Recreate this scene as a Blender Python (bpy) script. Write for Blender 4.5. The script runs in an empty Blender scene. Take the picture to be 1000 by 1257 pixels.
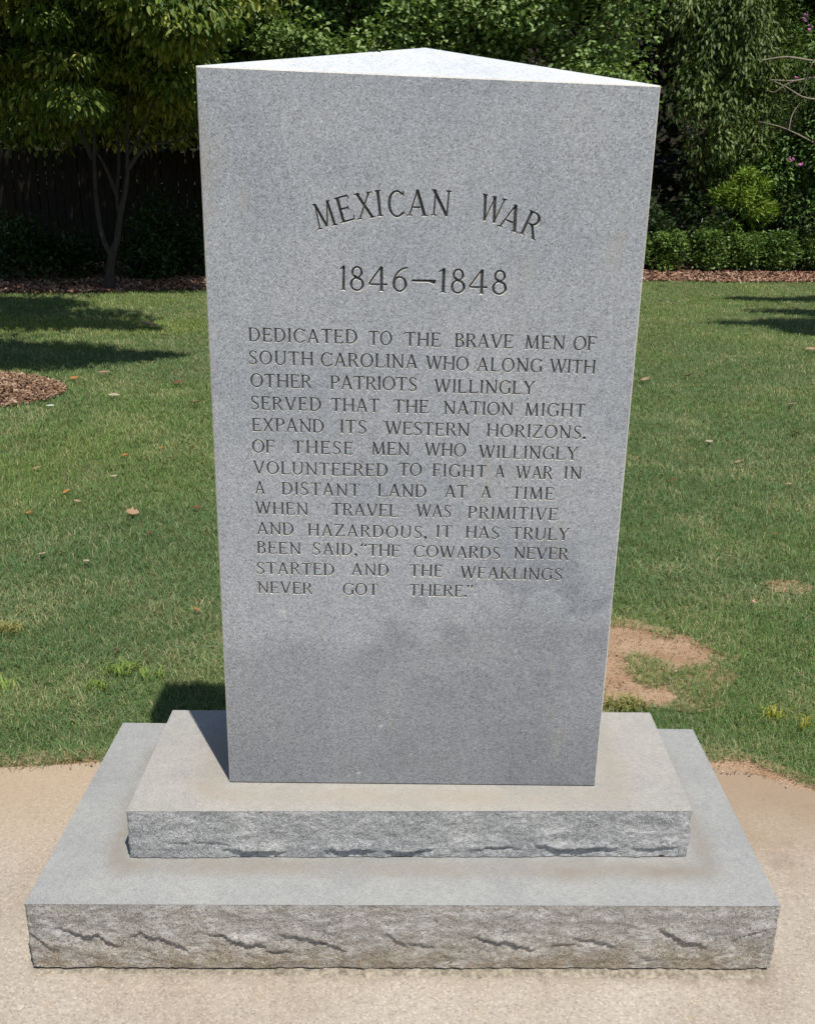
import bpy, bmesh, math, random
import numpy as np
from mathutils import Vector, Matrix, noise
from mathutils.geometry import delaunay_2d_cdt
R = math.radians
scene = bpy.context.scene
C = scene.collection
rng = np.random.default_rng(7)
random.seed(7)

# ------------------------------------------------------------------ camera
CAM = Vector((-0.035425, -1.642247, 1.6))
PITCH, YAW, ROLL, FPX, CX, CY = 0.3326209, -0.0130311, 0.0177277, 1199.253, 500.0, 627.9
_cy, _sy, _cp, _sp = math.cos(YAW), math.sin(YAW), math.cos(PITCH), math.sin(PITCH)
FWD = Vector((-_sy*_cp, _cy*_cp, -_sp)); _rt = Vector((_cy, _sy, 0)); _up = _rt.cross(FWD)
RT = math.cos(ROLL)*_rt + math.sin(ROLL)*_up
UP = -math.sin(ROLL)*_rt + math.cos(ROLL)*_up
cam = bpy.data.objects.new('camera', bpy.data.cameras.new('camera')); C.objects.link(cam)
cam.matrix_world = Matrix(((RT.x, UP.x, -FWD.x, CAM.x), (RT.y, UP.y, -FWD.y, CAM.y), (RT.z, UP.z, -FWD.z, CAM.z), (0, 0, 0, 1)))
cam.data.sensor_fit = 'HORIZONTAL'; cam.data.sensor_width = 36.0
cam.data.lens = 36.0*FPX/1000.0
cam.data.clip_start = 0.05; cam.data.clip_end = 600
scene.camera = cam

# ------------------------------------------------------------------ light
SUN_DIR = Vector((0.198, -0.387, 0.900)).normalized()      # towards the sun
el = math.asin(SUN_DIR.z); az = math.atan2(SUN_DIR.x, SUN_DIR.y)
world = bpy.data.worlds.new('World'); scene.world = world; world.use_nodes = True
nt = world.node_tree; nt.nodes.clear()
sky = nt.nodes.new('ShaderNodeTexSky'); sky.sky_type = 'NISHITA'; sky.sun_disc = False
sky.sun_elevation = el; sky.sun_rotation = az; sky.dust_density = 0.6; sky.ozone_density = 1.0
bg = nt.nodes.new('ShaderNodeBackground'); bg.inputs[1].default_value = 0.085
out = nt.nodes.new('ShaderNodeOutputWorld')
nt.links.new(sky.outputs[0], bg.inputs[0]); nt.links.new(bg.outputs[0], out.inputs[0])
sl = bpy.data.lights.new('sun', 'SUN'); sl.energy = 4.3; sl.angle = R(0.53); sl.color = (1.0, 0.955, 0.88)
so = bpy.data.objects.new('sun', sl); C.objects.link(so); so.location = (3, -6, 12)
so.rotation_euler = SUN_DIR.to_track_quat('Z', 'Y').to_euler()
scene.render.engine = 'CYCLES'
scene.view_settings.view_transform = 'Standard'; scene.view_settings.look = 'None'
scene.view_settings.exposure = 0.12; scene.view_settings.gamma = 1.0
scene.view_settings.use_curve_mapping = False
scene.cycles.max_bounces = 6

# ------------------------------------------------------------------ helpers
def ray(u, v): return FWD + RT*((u-CX)/FPX) - UP*((v-CY)/FPX)
def at_z(u, v, z): d = ray(u, v); return CAM + d*((z-CAM.z)/d.z)
def at_y(u, v, y): d = ray(u, v); return CAM + d*((y-CAM.y)/d.y)

def tag(o, label=None, cat=None, group=None, kind=None):
    if label: o['label'] = label
    if cat: o['category'] = cat
    if group: o['group'] = group
    if kind: o['kind'] = kind
    return o
def empty(name, loc=(0, 0, 0)):
    o = bpy.data.objects.new(name, None); C.objects.link(o); o.location = loc; o.empty_display_size = 0.1
    return o
def link(name, me, mat=None, parent=None):
    o = bpy.data.objects.new(name, me); C.objects.link(o)
    if mat is not None:
        for m in (mat if isinstance(mat, (list, tuple)) else [mat]): me.materials.append(m)
    if parent is not None:
        o.parent = parent
        pw = Matrix.Identity(4); q = parent
        chain = []
        while q is not None: chain.append(q); q = q.parent
        for q in reversed(chain): pw = pw @ Matrix.Translation(q.location)
        o.location = -(pw.translation)
    return o
def npmesh(name, V, F, attrs=None, smooth=False):
    """V (n,3), F (m,k) all faces of k corners"""
    V = np.asarray(V, np.float32); F = np.asarray(F, np.int32)
    me = bpy.data.meshes.new(name)
    me.vertices.add(len(V)); me.vertices.foreach_set('co', V.ravel())
    me.loops.add(F.size); me.loops.foreach_set('vertex_index', F.ravel())
    me.polygons.add(len(F)); me.polygons.foreach_set('loop_start', np.arange(len(F), dtype=np.int32)*F.shape[1])
    if smooth: me.polygons.foreach_set('use_smooth', np.ones(len(F), bool))
    me.update(calc_edges=True)
    for k, a in (attrs or {}).items():
        if a.ndim == 1:
            at = me.attributes.new(k, 'FLOAT', 'POINT'); at.data.foreach_set('value', a.astype(np.float32))
        else:
            at = me.attributes.new(k, 'FLOAT_COLOR', 'POINT')
            at.data.foreach_set('color', np.concatenate([a, np.ones((len(a), 1))], 1).astype(np.float32).ravel())
    return me
def bmmesh(name, bm, smooth=False):
    me = bpy.data.meshes.new(name); bm.normal_update(); bm.to_mesh(me); bm.free()
    if smooth:
        for p in me.polygons: p.use_smooth = True
    return me
_tab = rng.random((256, 256))
def vnoise(x, y, s):
    x = np.asarray(x)*s; y = np.asarray(y)*s
    xi = np.floor(x).astype(int); yi = np.floor(y).astype(int); fx = x-xi; fy = y-yi
    fx = fx*fx*(3-2*fx); fy = fy*fy*(3-2*fy)
    g = lambda a, b: _tab[a % 256, b % 256]
    return (g(xi, yi)*(1-fx)+g(xi+1, yi)*fx)*(1-fy) + (g(xi, yi+1)*(1-fx)+g(xi+1, yi+1)*fx)*fy
def fbm(x, y, s, n=4):
    t = 0; a = .5
    for i in range(n): t = t+a*vnoise(x+13.1*i, y-7.7*i, s*2**i); a *= .5
    return t/(1-.5**n)

# node shorthand
class NT:
    def __init__(s, name):
        s.m = bpy.data.materials.new(name); s.m.use_nodes = True; s.t = s.m.node_tree; s.t.nodes.clear()
        s.o = s.n('ShaderNodeOutputMaterial')
    def n(s, typ, ins=None, **kw):
        nd = s.t.nodes.new(typ)
        for k, v in kw.items(): setattr(nd, k, v)
        for k, v in (ins or {}).items():
            if isinstance(v, bpy.types.NodeSocket): s.t.links.new(v, nd.inputs[k])
            else: nd.inputs[k].default_value = v
        return nd
    def pos(s): return s.n('ShaderNodeNewGeometry').outputs['Position']
    def noise(s, scale, detail=3, rough=.5, vec=None, dist=0.0):
        return s.n('ShaderNodeTexNoise', {'Vector': vec or s.pos(), 'Scale': scale, 'Detail': detail, 'Roughness': rough, 'Distortion': dist}).outputs[0]
    def ramp(s, f, stops):
        nd = s.n('ShaderNodeValToRGB', {0: f}); e = nd.color_ramp.elements
        e[0].position = stops[0][0]; e[0].color = c4(stops[0][1]); e[1].position = stops[-1][0]; e[1].color = c4(stops[-1][1])
        for p, c in stops[1:-1]: k = e.new(p); k.color = c4(c)
        return nd.outputs[0]
    def mix(s, f, a, b, mode='MIX'):
        nd = s.n('ShaderNodeMix', data_type='RGBA', blend_type=mode)
        for k, v in ((0, f), (6, a), (7, b)):
            if isinstance(v, bpy.types.NodeSocket): s.t.links.new(v, nd.inputs[k])
            else: nd.inputs[k].default_value = c4(v) if k else v
        return nd.outputs[2]
    def math(s, op, a, b=0.0, c=0.0, clamp=False):
        nd = s.n('ShaderNodeMath', {0: a, 1: b, 2: c}, operation=op, use_clamp=clamp); return nd.outputs[0]
    def sstep(s, x, lo, hi):
        return s.n('ShaderNodeMapRange', {0: x, 1: lo, 2: hi, 3: 0.0, 4: 1.0}, interpolation_type='SMOOTHSTEP').outputs[0]
    def bump(s, h, strength, dist=0.002, normal=None):
        i = {'Height': h, 'Strength': strength, 'Distance': dist}
        if normal is not None: i['Normal'] = normal
        return s.n('ShaderNodeBump', i).outputs[0]
    def bsdf(s, col, rough=.8, normal=None, spec=.3):
        i = {'Base Color': col if isinstance(col, bpy.types.NodeSocket) else c4(col), 'Roughness': rough, 'Specular IOR Level': spec}
        if normal is not None: i['Normal'] = normal
        return s.n('ShaderNodeBsdfPrincipled', i).outputs[0]
    def done(s, sh): s.t.links.new(sh, s.o.inputs[0]); return s.m
def c4(c): return (c, c, c, 1) if isinstance(c, (int, float)) else (c[0], c[1], c[2], 1)

# ------------------------------------------------------------------ materials
def granite(name, base=(.30, .31, .33), contrast=1.0, rough=False, warm=0.0, stains=None):
    s = NT(name); p = s.pos()
    n1 = s.noise(430, 2, .7); v = s.n('ShaderNodeTexVoronoi', {'Vector': p, 'Scale': 420.0}).outputs['Color']
    vv = s.n('ShaderNodeSeparateColor', {0: v}).outputs[0]
    dark = s.ramp(vv, [(0, .34), (.12, .46), (.24, .90), (.75, 1.04), (.9, 1.35), (1, 1.55)])
    fine = s.ramp(n1, [(.25, .55), (.5, 1.0), (.75, 1.45)])
    g = s.mix(.55*contrast, (1, 1, 1), dark, 'MULTIPLY'); g = s.mix(.75*contrast, g, fine, 'MULTIPLY')
    col = s.mix(1.0, g, base, 'MULTIPLY')
    col = s.mix(1.0, col, s.ramp(s.noise(60, 4, .65), [(.25, .91), (.5, 1.0), (.75, 1.08)]), 'MULTIPLY')
    col = s.mix(1.0, col, s.ramp(s.noise(6, 5, .6), [(.3, (.88, .89, .90)), (.5, (1, 1, 1)), (.7, (1.07, 1.06, 1.04))]), 'MULTIPLY')
    if warm: col = s.mix(s.ramp(s.noise(9, 5, .6), [(.38, 0.0), (.68, warm)]), col, (.30, .245, .175))
    if stains: col = stains(s, col, p)
    h = s.math('ADD', s.noise(500, 2, .6), s.math('MULTIPLY', s.noise(130, 3, .6), 1.2 if rough else .3))
    return s.done(s.bsdf(col, .62, s.bump(h, .75 if rough else .28, .003 if rough else .0012), .35))

def tablet_stains(s, col, p):
    x, y, z = [s.n('ShaderNodeSeparateXYZ', {0: p}).outputs[i] for i in range(3)]
    w = s.math('MULTIPLY', s.math('SUBTRACT', s.noise(5, 5, .6), .5), .22)
    # damp weathering below the inscription: lobed edge, streaked by a second noise
    zz = s.math('ADD', z, w)
    edge = s.math('MULTIPLY_ADD', x, -.16, s.math('MULTIPLY', s.math('ABSOLUTE', s.math('SUBTRACT', s.noise(3.1, 2, .5), .5)), .55))
    low = s.math('SUBTRACT', 1.0, s.sstep(s.math('ADD', z, edge), .66, .76))
    streak = s.ramp(s.noise(14, 4, .6, vec=s.n('ShaderNodeMapping', {'Vector': p, 'Scale': (1, 1, .25)}).outputs[0]), [(.3, .72), (.7, 1.0)])
    col = s.mix(s.math('MULTIPLY', s.math('MULTIPLY', low, streak), .62), col, s.mix(1.0, col, (.66, .655, .65), 'MULTIPLY'))
    vlow = s.math('SUBTRACT', 1.0, s.sstep(zz, .25, .62))
    col = s.mix(s.math('MULTIPLY', vlow, .5), col, s.mix(1.0, col, (.70, .68, .67), 'MULTIPLY'))
    # damp blotches
    bl = s.ramp(s.noise(7.5, 5, .62, dist=.4), [(.50, 0.0), (.62, .75)])
    msk = s.math('MULTIPLY', s.math('MULTIPLY', s.math('SUBTRACT', 1.0, s.sstep(z, .74, .98)), s.sstep(z, .45, .62)), s.sstep(x, -.2, .05))
    col = s.mix(s.math('MULTIPLY', bl, msk), col, s.mix(1.0, col, (.66, .67, .70), 'MULTIPLY'))
    sc_ = s.ramp(s.noise(24, 1, .5), [(.775, 0.0), (.80, .5)])
    col = s.mix(sc_, col, (.62, .62, .61))
    # faint tan run-off at a couple of spots
    t = s.ramp(s.noise(11, 4, .6, vec=s.n('ShaderNodeMapping', {'Vector': p, 'Scale': (1, 1, .3)}).outputs[0]), [(.60, 0.0), (.74, .4)])
    return s.mix(t, col, (.36, .32, .25))
def rect_dist(s, p, x0, x1, y0, y1):
    x, y = [s.n('ShaderNodeSeparateXYZ', {0: p}).outputs[i] for i in range(2)]
    dx = s.math('MAXIMUM', s.math('SUBTRACT', x0, x), s.math('SUBTRACT', x, x1))
    dy = s.math('MAXIMUM', s.math('SUBTRACT', y0, y), s.math('SUBTRACT', y, y1))
    dx = s.math('MAXIMUM', dx, 0.0); dy = s.math('MAXIMUM', dy, 0.0)
    return s.math('SQRT', s.math('ADD', s.math('MULTIPLY', dx, dx), s.math('MULTIPLY', dy, dy)))
def ring_stain(x0, x1, y0, y1, r0, wid, colr, amt):
    def f(s, col, p):
        d = rect_dist(s, p, x0, x1, y0, y1)
        d = s.math('ADD', d, s.math('MULTIPLY', s.math('SUBTRACT', s.noise(14, 4, .6), .5), .05))
        d = s.math('ABSOLUTE', s.math('SUBTRACT', d, r0))
        m = s.math('SUBTRACT', 1.0, s.sstep(d, 0.0, wid))
        br = s.ramp(s.noise(6, 4, .6), [(.3, .35), (.7, 1.0)])
        return s.mix(s.math('MULTIPLY', s.math('MULTIPLY', m, br), amt), col, colr)
    return f
def low_stain(z0, z1, colr, amt):
    def f(s, col, p):
        z = s.n('ShaderNodeSeparateXYZ', {0: p}).outputs[2]
        z = s.math('ADD', z, s.math('MULTIPLY', s.math('SUBTRACT', s.noise(11, 4, .6), .5), .08))
        m = s.math('SUBTRACT', 1.0, s.sstep(z, z0, z1))
        col = s.mix(s.math('MULTIPLY', m, amt), col, s.mix(1.0, col, colr, 'MULTIPLY'))
        # crushed pale bruises left by the pitching tool
        q = s.n('ShaderNodeMapping', {'Vector': p, 'Scale': (1, 1, 2.6)}).outputs[0]
        fr = s.math('ABSOLUTE', s.math('SUBTRACT', s.noise(26, 6, .72, vec=q, dist=.9), .5))
        fr = s.ramp(fr, [(0, .95), (.02, .45), (.055, 0)])
        fr2 = s.ramp(s.noise(17, 3, .6), [(.42, 0), (.62, 1)])
        return s.mix(s.math('MULTIPLY', fr, fr2), col, (.62, .61, .60))
    return f

M = {}
M['tablet'] = granite('grey_granite_face', (.352, .368, .392), 1.0, stains=tablet_stains)
M['roofst'] = granite('grey_granite_top', (.60, .62, .645), .5)  # paler than the face: the top's sunlit brightness is put into its colour
M['arris'] = granite('grey_granite_arris', (.60, .57, .52), .4)  # pale granite; letter walls and lips take it so they look sunlit
M['rock_lo'] = granite('rock_pitched_granite_lower', (.345, .325, .298), 1.5, True, stains=low_stain(.02, .105, (.90, .80, .66), .9))
M['rock_up'] = granite('rock_pitched_granite_upper', (.345, .35, .352), 1.5, True, stains=low_stain(.10, .17, (.9, .85, .8), .3))

def letter_mat(name, col, amt):
    s = NT(name)
    c = s.mix(s.ramp(s.noise(220, 3, .7), [(.35, 0.0), (.75, amt)]), col, (.26, .265, .27))
    return s.done(s.bsdf(c, .85, s.bump(s.noise(500, 2), .3, .001), .1))
M['ink'] = letter_mat('dark_letter_paint', (.028, .029, .032), .35)
M['ink2'] = letter_mat('worn_letter_paint', (.035, .037, .042), .45)

def concrete():
    s = NT('tan_sanded_concrete'); p = s.pos()
    x, y = [s.n('ShaderNodeSeparateXYZ', {0: p}).outputs[i] for i in range(2)]
    col = s.ramp(s.noise(3.2, 6, .6), [(.3, (.36, .30, .24)), (.5, (.415, .36, .295)), (.7, (.46, .405, .34))])
    v = s.n('ShaderNodeTexVoronoi', {'Vector': p, 'Scale': 260.0}).outputs['Color']; vv = s.n('ShaderNodeSeparateColor', {0: v}).outputs[0]
    col = s.mix(1.0, col, s.ramp(vv, [(0, .72), (.2, .95), (.8, 1.03), (1, 1.28)]), 'MULTIPLY')
    col = s.mix(1.0, col, s.ramp(s.noise(70, 4, .7), [(.25, .86), (.5, 1.0), (.75, 1.12)]), 'MULTIPLY')
    # ochre soil washed off the grass edge
    d = s.math('SUBTRACT', s.math('MULTIPLY_ADD', s.math('ABSOLUTE', x), -.20, .95), y)
    d = s.math('ADD', d, s.math('MULTIPLY', s.math('SUBTRACT', s.noise(5, 5, .6), .5), .35))
    m = s.math('SUBTRACT', 1.0, s.sstep(d, .03, .62))
    rt = s.sstep(x, -.2, .9)
    soil = s.mix(rt, (.44, .315, .195), (.33, .235, .155))
    col = s.mix(s.math('MULTIPLY', m, s.math('MULTIPLY_ADD', rt, .28, .55)), col, soil)
    # grime close to the plinth, heavier at its right corner
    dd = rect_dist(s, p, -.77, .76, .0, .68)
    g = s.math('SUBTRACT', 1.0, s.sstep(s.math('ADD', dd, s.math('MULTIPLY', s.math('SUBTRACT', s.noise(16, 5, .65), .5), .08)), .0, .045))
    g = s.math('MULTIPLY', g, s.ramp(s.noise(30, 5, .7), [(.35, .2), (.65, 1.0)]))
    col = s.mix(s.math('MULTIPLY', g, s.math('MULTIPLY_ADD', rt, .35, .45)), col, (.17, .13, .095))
    b = s.ramp(s.noise(9, 5, .65), [(.56, 0.0), (.7, .35)])
    col = s.mix(s.math('MULTIPLY', b, s.sstep(x, .75, .95)), col, (.20, .155, .115))
    # small ochre specks
    sp = s.ramp(s.noise(38, 2, .5), [(.70, 0.0), (.78, .45)])
    col = s.mix(sp, col, (.44, .29, .12))
    h = s.math('ADD', s.noise(420, 2, .7), s.math('MULTIPLY', s.noise(90, 4, .65), .8))
    return s.done(s.bsdf(col, .9, s.bump(h, .32, .0014), .15))
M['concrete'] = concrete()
def soil(name, c1, c2, sc=8):
    s = NT(name)
    col = s.ramp(s.noise(sc, 6, .65), [(.3, c1), (.7, c2)])
    col = s.mix(1.0, col, s.ramp(s.noise(120, 4, .7), [(.3, .72), (.5, 1.0), (.72, 1.2)]), 'MULTIPLY')
    h = s.math('ADD', s.noise(160, 4, .7), s.noise(35, 3, .6))
    return s.done(s.bsdf(col, .95, s.bump(h, .6, .006), .1))
M['clay'] = soil('bare_red_clay', (.30, .18, .105), (.44, .31, .205))
M['thatch'] = soil('lawn_thatch', (.105, .125, .05), (.15, .15, .075), 3)
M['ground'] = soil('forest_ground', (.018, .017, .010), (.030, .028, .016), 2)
M['mulchbed'] = soil('mulch_bed_soil', (.13, .078, .052), (.24, .15, .10), 12)
M['mortar'] = soil('crumbling_mortar', (.20, .17, .13), (.44, .39, .31), 60)

def vcol_mat(name, rough=.6, transl=.3, attr='tint', spec=.3):
    s = NT(name); a = s.n('ShaderNodeAttribute', attribute_name=attr).outputs[0]
    b = s.bsdf(a, rough, None, spec)
    if transl:
        t = s.n('ShaderNodeBsdfTranslucent', {'Color': s.mix(1.0, a, (1.3, 1.4, .6), 'MULTIPLY')}).outputs[0]
        b = s.n('ShaderNodeMixShader', {0: transl, 1: b, 2: t}).outputs[0]
    return s.done(b)
M['leaf'] = vcol_mat('broad_leaf', .5, .20, spec=.35)
M['leafg'] = vcol_mat('glossy_leaf', .45, .15, spec=.4)
M['grass'] = vcol_mat('grass_blade', .55, .25, spec=.25)
M['chip'] = vcol_mat('wood_chip', .85, 0, spec=.1)
M['dry'] = vcol_mat('dry_leaf', .6, .1, spec=.2)
def bark(name, c1, c2):
    s = NT(name); q = s.n('ShaderNodeMapping', {'Vector': s.pos(), 'Scale': (1, 1, .25)}).outputs[0]
    n = s.noise(38, 5, .65, vec=q)
    return s.done(s.bsdf(s.ramp(n, [(.3, c1), (.7, c2)]), .85, s.bump(n, .6, .008), .15))
M['bark'] = bark('grey_bark', (.032, .028, .024), (.075, .067, .056))
M['barkpale'] = bark('pale_smooth_bark', (.24, .19, .15), (.38, .33, .27))
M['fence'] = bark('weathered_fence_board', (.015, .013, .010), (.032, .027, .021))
M['petal'] = NT('pink_petal'); M['petal'] = M['petal'].done(M['petal'].bsdf((.50, .16, .38), .6))
M['insect'] = NT('dark_debris'); M['insect'] = M['insect'].done(M['insect'].bsdf((.04, .03, .02), .7))

# ------------------------------------------------------------------ ground
def sheet(name, outline, z, mat, kind='structure'):
    bm = bmesh.new(); vs = [bm.verts.new((x, y, z)) for x, y in outline]
    f = bm.faces.new(vs); f.normal_update()
    if f.normal.z < 0: f.normal_flip()
    bmesh.ops.triangulate(bm, faces=[f])
    o = link(name, bmmesh(name, bm), mat); tag(o, kind=kind); return o
sheet('ground', [(-150, -60), (150, -60), (150, 220), (-150, 220)], -.030, M['ground'])
def wob(a, s, n=5): return (float(fbm(a, a*.7+3, s, n))-.5)
# concrete slab with an uneven back edge
edge = [(-3.5, .50), (-2.0, .64), (-1.25, .715), (-1.0, .745), (-.80, .775), (-.6, .79), (.6, .79), (.86, .775), (1.0, .735), (1.12, .665), (1.25, .60), (1.6, .45), (2.4, .20), (3.5, -.1)]
pe = []
for (x0, y0), (x1, y1) in zip(edge[:-1], edge[1:]):
    n = max(2, int((x1-x0)/.02))
    for i in range(n):
        t = i/n; x = x0+(x1-x0)*t; pe.append((x, y0+(y1-y0)*t))
def edge_y(x): return np.interp(x, [e[0] for e in edge], [e[1] for e in edge])
conc = [(x, y+.035*wob(x+9, 6)) for x, y in pe] + [(3.5, -.1), (3.5, -8), (-3.5, -8)]
sheet('concrete_pavement', conc, 0.0, M['concrete'])
sheet('lawn_soil', [(-30, -9), (30, -9), (30, 13.9), (9, 15.6), (2.6, 15.2), (-2.2, 12.9), (-4.2, 12.2), (-9, 11.4), (-30, 10.4)], -.014, M['thatch'])
# rim of clay between concrete and turf
rim = [(x, y+.09+.07*wob(x+31, 5)+.05*math.exp(-((x-.95)/.22)**2)) for x, y in pe]
rim += [(x, y-.10) for x, y in reversed(pe)]
sheet('clay_rim', rim, -.006, M['clay'])
# worn patches: polar outlines with noise
PATCH = [(.60, 1.44, .32, .32), (.98, 1.50, .17, .13), (.80, 1.62, .14, .09), (.76, 1.20, .13, .09)]
def in_patch(x, y):
    d = np.full(np.shape(x), 9.0)
    for cx, cy, rx, ry in PATCH: d = np.minimum(d, np.sqrt(((x-cx)/rx)**2+((y-cy)/ry)**2))
    # island of grass inside
    isl = np.sqrt(((x-.84)/.075)**2+((y-1.36)/.13)**2)
    d = d+(vnoise(x, y, 9)-.5)*.45+(vnoise(x, y, 24)-.5)*.35
    return np.where(isl < 1, np.maximum(d, 1.35-isl*.35), d)
def polar(name, cx, cy, rx, ry, z, mat, wn=.2, seed=0, dome=0.0):
    bm = bmesh.new(); rings = [0.0, .35, .65, .88, 1.0]; N = 72; pr = None; c = bm.verts.new((cx, cy, z+dome))
    for r in rings[1:]:
        cur = []
        for i in range(N):
            a = 2*math.pi*i/N
            w = 1+wn*2*(noise.noise(Vector((math.cos(a)*2+seed, math.sin(a)*2, seed)))*.6+.4*noise.noise(Vector((math.cos(a)*6+seed, math.sin(a)*6, seed))))
            x = cx+rx*r*w*math.cos(a); y = cy+ry*r*w*math.sin(a)
            cur.append(bm.verts.new((x, y, z+dome*(1-r*r)+.012*(1-r)*noise.noise(Vector((x*9, y*9, 0))))))
        for i in range(N):
            j = (i+1) % N
            if pr is None: bm.faces.new((c, cur[i], cur[j]))
            else: bm.faces.new((pr[i], cur[i], cur[j], pr[j]))
        pr = cur
    o = link(name, bmmesh(name, bm, True), mat); tag(o, kind='structure'); return o
for i, (cx, cy, rx, ry) in enumerate([(.70, 1.44, .47, .37), (1.62, 2.12, .11, .07)]):
    polar('bare_clay_patch', cx, cy, rx, ry, -.008+.0005*i, M['clay'], .14 if i == 0 else .3, i*3.3)

# ------------------------------------------------------------------ turf blades
# mulch areas
RING = (-3.45, 5.62, .88, .66)
def bed_front(x): return np.interp(x, [-30, -9, -4.2, -3.3, -2.2, 2.6, 4.2, 9, 30], [10.4, 11.2, 12.05, 12.5, 12.9, 14.3, 15.0, 15.3, 14.0])
def turf_mask(x, y):
    k = (y > edge_y(x)+.012+.035*(vnoise(x, y*0+2, 14)-.5)+.05*np.exp(-((x-.98)/.16)**2))
    k &= ~((np.abs(x) < .79) & (y < .705))
    k &= in_patch(x, y) > .95+.25*(rng.random(x.shape)-.5)
    k &= ((x-RING[0])/RING[2])**2+((y-RING[1])/RING[3])**2 > 1.0+.14*(vnoise(x, y, 3)-.5)
    k &= y < bed_front(x)+.22*(vnoise(x, x*0+1.5, 1.7)-.5)+.08*(vnoise(x, y, 8)-.5)
    # thin spots
    d2 = np.sqrt(((x-1.60)/.20)**2+((y-2.12)/.13)**2)+(vnoise(x, y, 12)-.5)*.6
    k &= (d2 > .8) | (rng.random(x.shape) < .62)
    k &= (fbm(x, y, 2.2, 3) > .30) | (rng.random(x.shape) < .6)
    return k
def make_grass():
    N = 760000
    d = 2.25+(rng.random(N)**1.9)*14.2
    # density per unit depth ~ 1/d : warp
    d = 2.25*np.exp(rng.random(N)*math.log(16.8/2.25))
    y = d-1.64; hw = .50*d+.7
    x = (rng.random(N)*2-1)*hw
    # drop the strip always hidden behind the tablet
    k = turf_mask(x, y); x = x[k]; y = y[k]; d = d[k]; n = len(x)
    sc = (d/2.6)**.62
    clump = fbm(x, y, 18, 2); big = fbm(x, y, .9, 4); mid = fbm(x+50, y, 3.5, 4)
    h = (.017+.013*rng.random(n))*(.75+.6*clump)*np.minimum(sc, 1.35)
    # uneven tall edge overhanging the concrete
    ed = y-edge_y(x); h *= 1+.35*np.exp(-(ed/.08)**2)
    w = .00185*sc*(.7+.6*rng.random(n))
    a = rng.random(n)*2*np.pi; lean = (.5+1.1*rng.random(n))
    lx = np.cos(a)*lean; ly = np.sin(a)*lean
    px = -np.sin(a+rng.normal(0, .5, n)); py = np.cos(a+rng.normal(0, .5, n))
    z0 = -.012
    P = np.zeros((n, 5, 3), np.float32)
    P[:, 0] = np.stack([x-px*w/2, y-py*w/2, np.full(n, z0)], 1)
    P[:, 1] = np.stack([x+px*w/2, y+py*w/2, np.full(n, z0)], 1)
    mx = x+lx*h*.35; my = y+ly*h*.35; mz = z0+h*.62
    P[:, 2] = np.stack([mx+px*w*.42, my+py*w*.42, mz], 1)
    P[:, 3] = np.stack([mx-px*w*.42, my-py*w*.42, mz], 1)
    P[:, 4] = np.stack([x+lx*h*.95, y+ly*h*.95, z0+h*(.95-.28*(lean-.35))], 1)
    b = np.arange(n)[:, None]*5
    F = np.concatenate([b+np.array([[0, 1, 2]]), b+np.array([[0, 2, 3]]), b+np.array([[3, 2, 4]])])
    green = np.array([.145, .235, .072]); lush = np.array([.235, .315, .055]); dull = np.array([.122, .205, .080]); straw = np.array([.42, .38, .21])
    t = np.clip((big-.42)*4, 0, 1)[:, None]
    col = dull*(1-t)+green*t
    yel = np.clip((vnoise(x+5, y, .55)-.45)*3, 0, 1)*np.clip((y-2.5)/4, 0, 1)*np.clip((-x+.4)/2.5, .0, 1)
    yel = np.maximum(yel, .22*np.clip((y-6)/6, 0, 1))
    col = col*(1-yel[:, None]*.75)+lush*yel[:, None]*.75
    st = np.clip((mid-.50)*1.6, 0, .30)+.12
    st += .35*np.exp(-(ed/.05)**2)+.35*np.clip(1.5-in_patch(x, y), 0, 1)
    isst = (rng.random(n) < st)[:, None]
    sm = rng.uniform(.45, 1, (n, 1))
    col = np.where(isst, straw*sm+col*(1-sm), col)
    col = col*rng.uniform(.70, 1.35, (n, 1))*(.9+.25*mid[:, None])
    me = npmesh('lawn_grass', P.reshape(-1, 3), F, {'tint': np.repeat(col, 5, 0)})
    o = link('lawn_grass', me, M['grass']); tag(o, 'short mown green lawn grass behind and beside the monument', 'grass', kind='stuff')
make_grass()

def make_chips(name, label, cat, n, fx, cols, L=.05):
    x, y, z = fx(n); n = len(x)
    a = rng.random(n)*2*np.pi; l = L*(.4+rng.random(n)); w = l*(.15+.3*rng.random(n)); ti = rng.normal(0, .35, n)
    ux = np.stack([np.cos(a)*np.cos(ti), np.sin(a)*np.cos(ti), np.sin(ti)], 1)*l[:, None]/2
    vx = np.stack([-np.sin(a), np.cos(a), rng.normal(0, .35, n)], 1)*w[:, None]/2
    c = np.stack([x, y, z+.006+.02*rng.random(n)], 1); th = np.array([0, 0, -.006])
    P = np.stack([c-ux-vx, c+ux-vx*.6, c+ux*.9+vx, c-ux*.8+vx*.8, c+th+vx*0], 1)
    b = np.arange(n)[:, None]*5
    F = np.concatenate([b+np.array([t]) for t in ([0, 1, 2], [0, 2, 3], [0, 4, 1], [2, 4, 3])])
    cols = np.array(cols); ci = cols[rng.integers(0, len(cols), n)]*rng.uniform(.6, 1.3, (n, 1))
    o = link(name, npmesh(name, P.reshape(-1, 3), F, {'tint': np.repeat(ci, 5, 0)}), M['chip'])
    tag(o, label, cat, kind='stuff')
CH = [(.26, .15, .09), (.34, .22, .14), (.18, .10, .065), (.46, .34, .24), (.28, .16, .10)]
polar('mulch_ring_soil', RING[0], RING[1], RING[2], RING[3], -.006, M['mulchbed'], .04, 5, .10)
def f_ring(n):
    r = np.sqrt(rng.random(n))*1.03; a = rng.random(n)*2*np.pi
    return RING[0]+RING[2]*r*np.cos(a), RING[1]+RING[3]*r*np.sin(a), .10*(1-np.minimum(r, 1)**2)-.004
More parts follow.
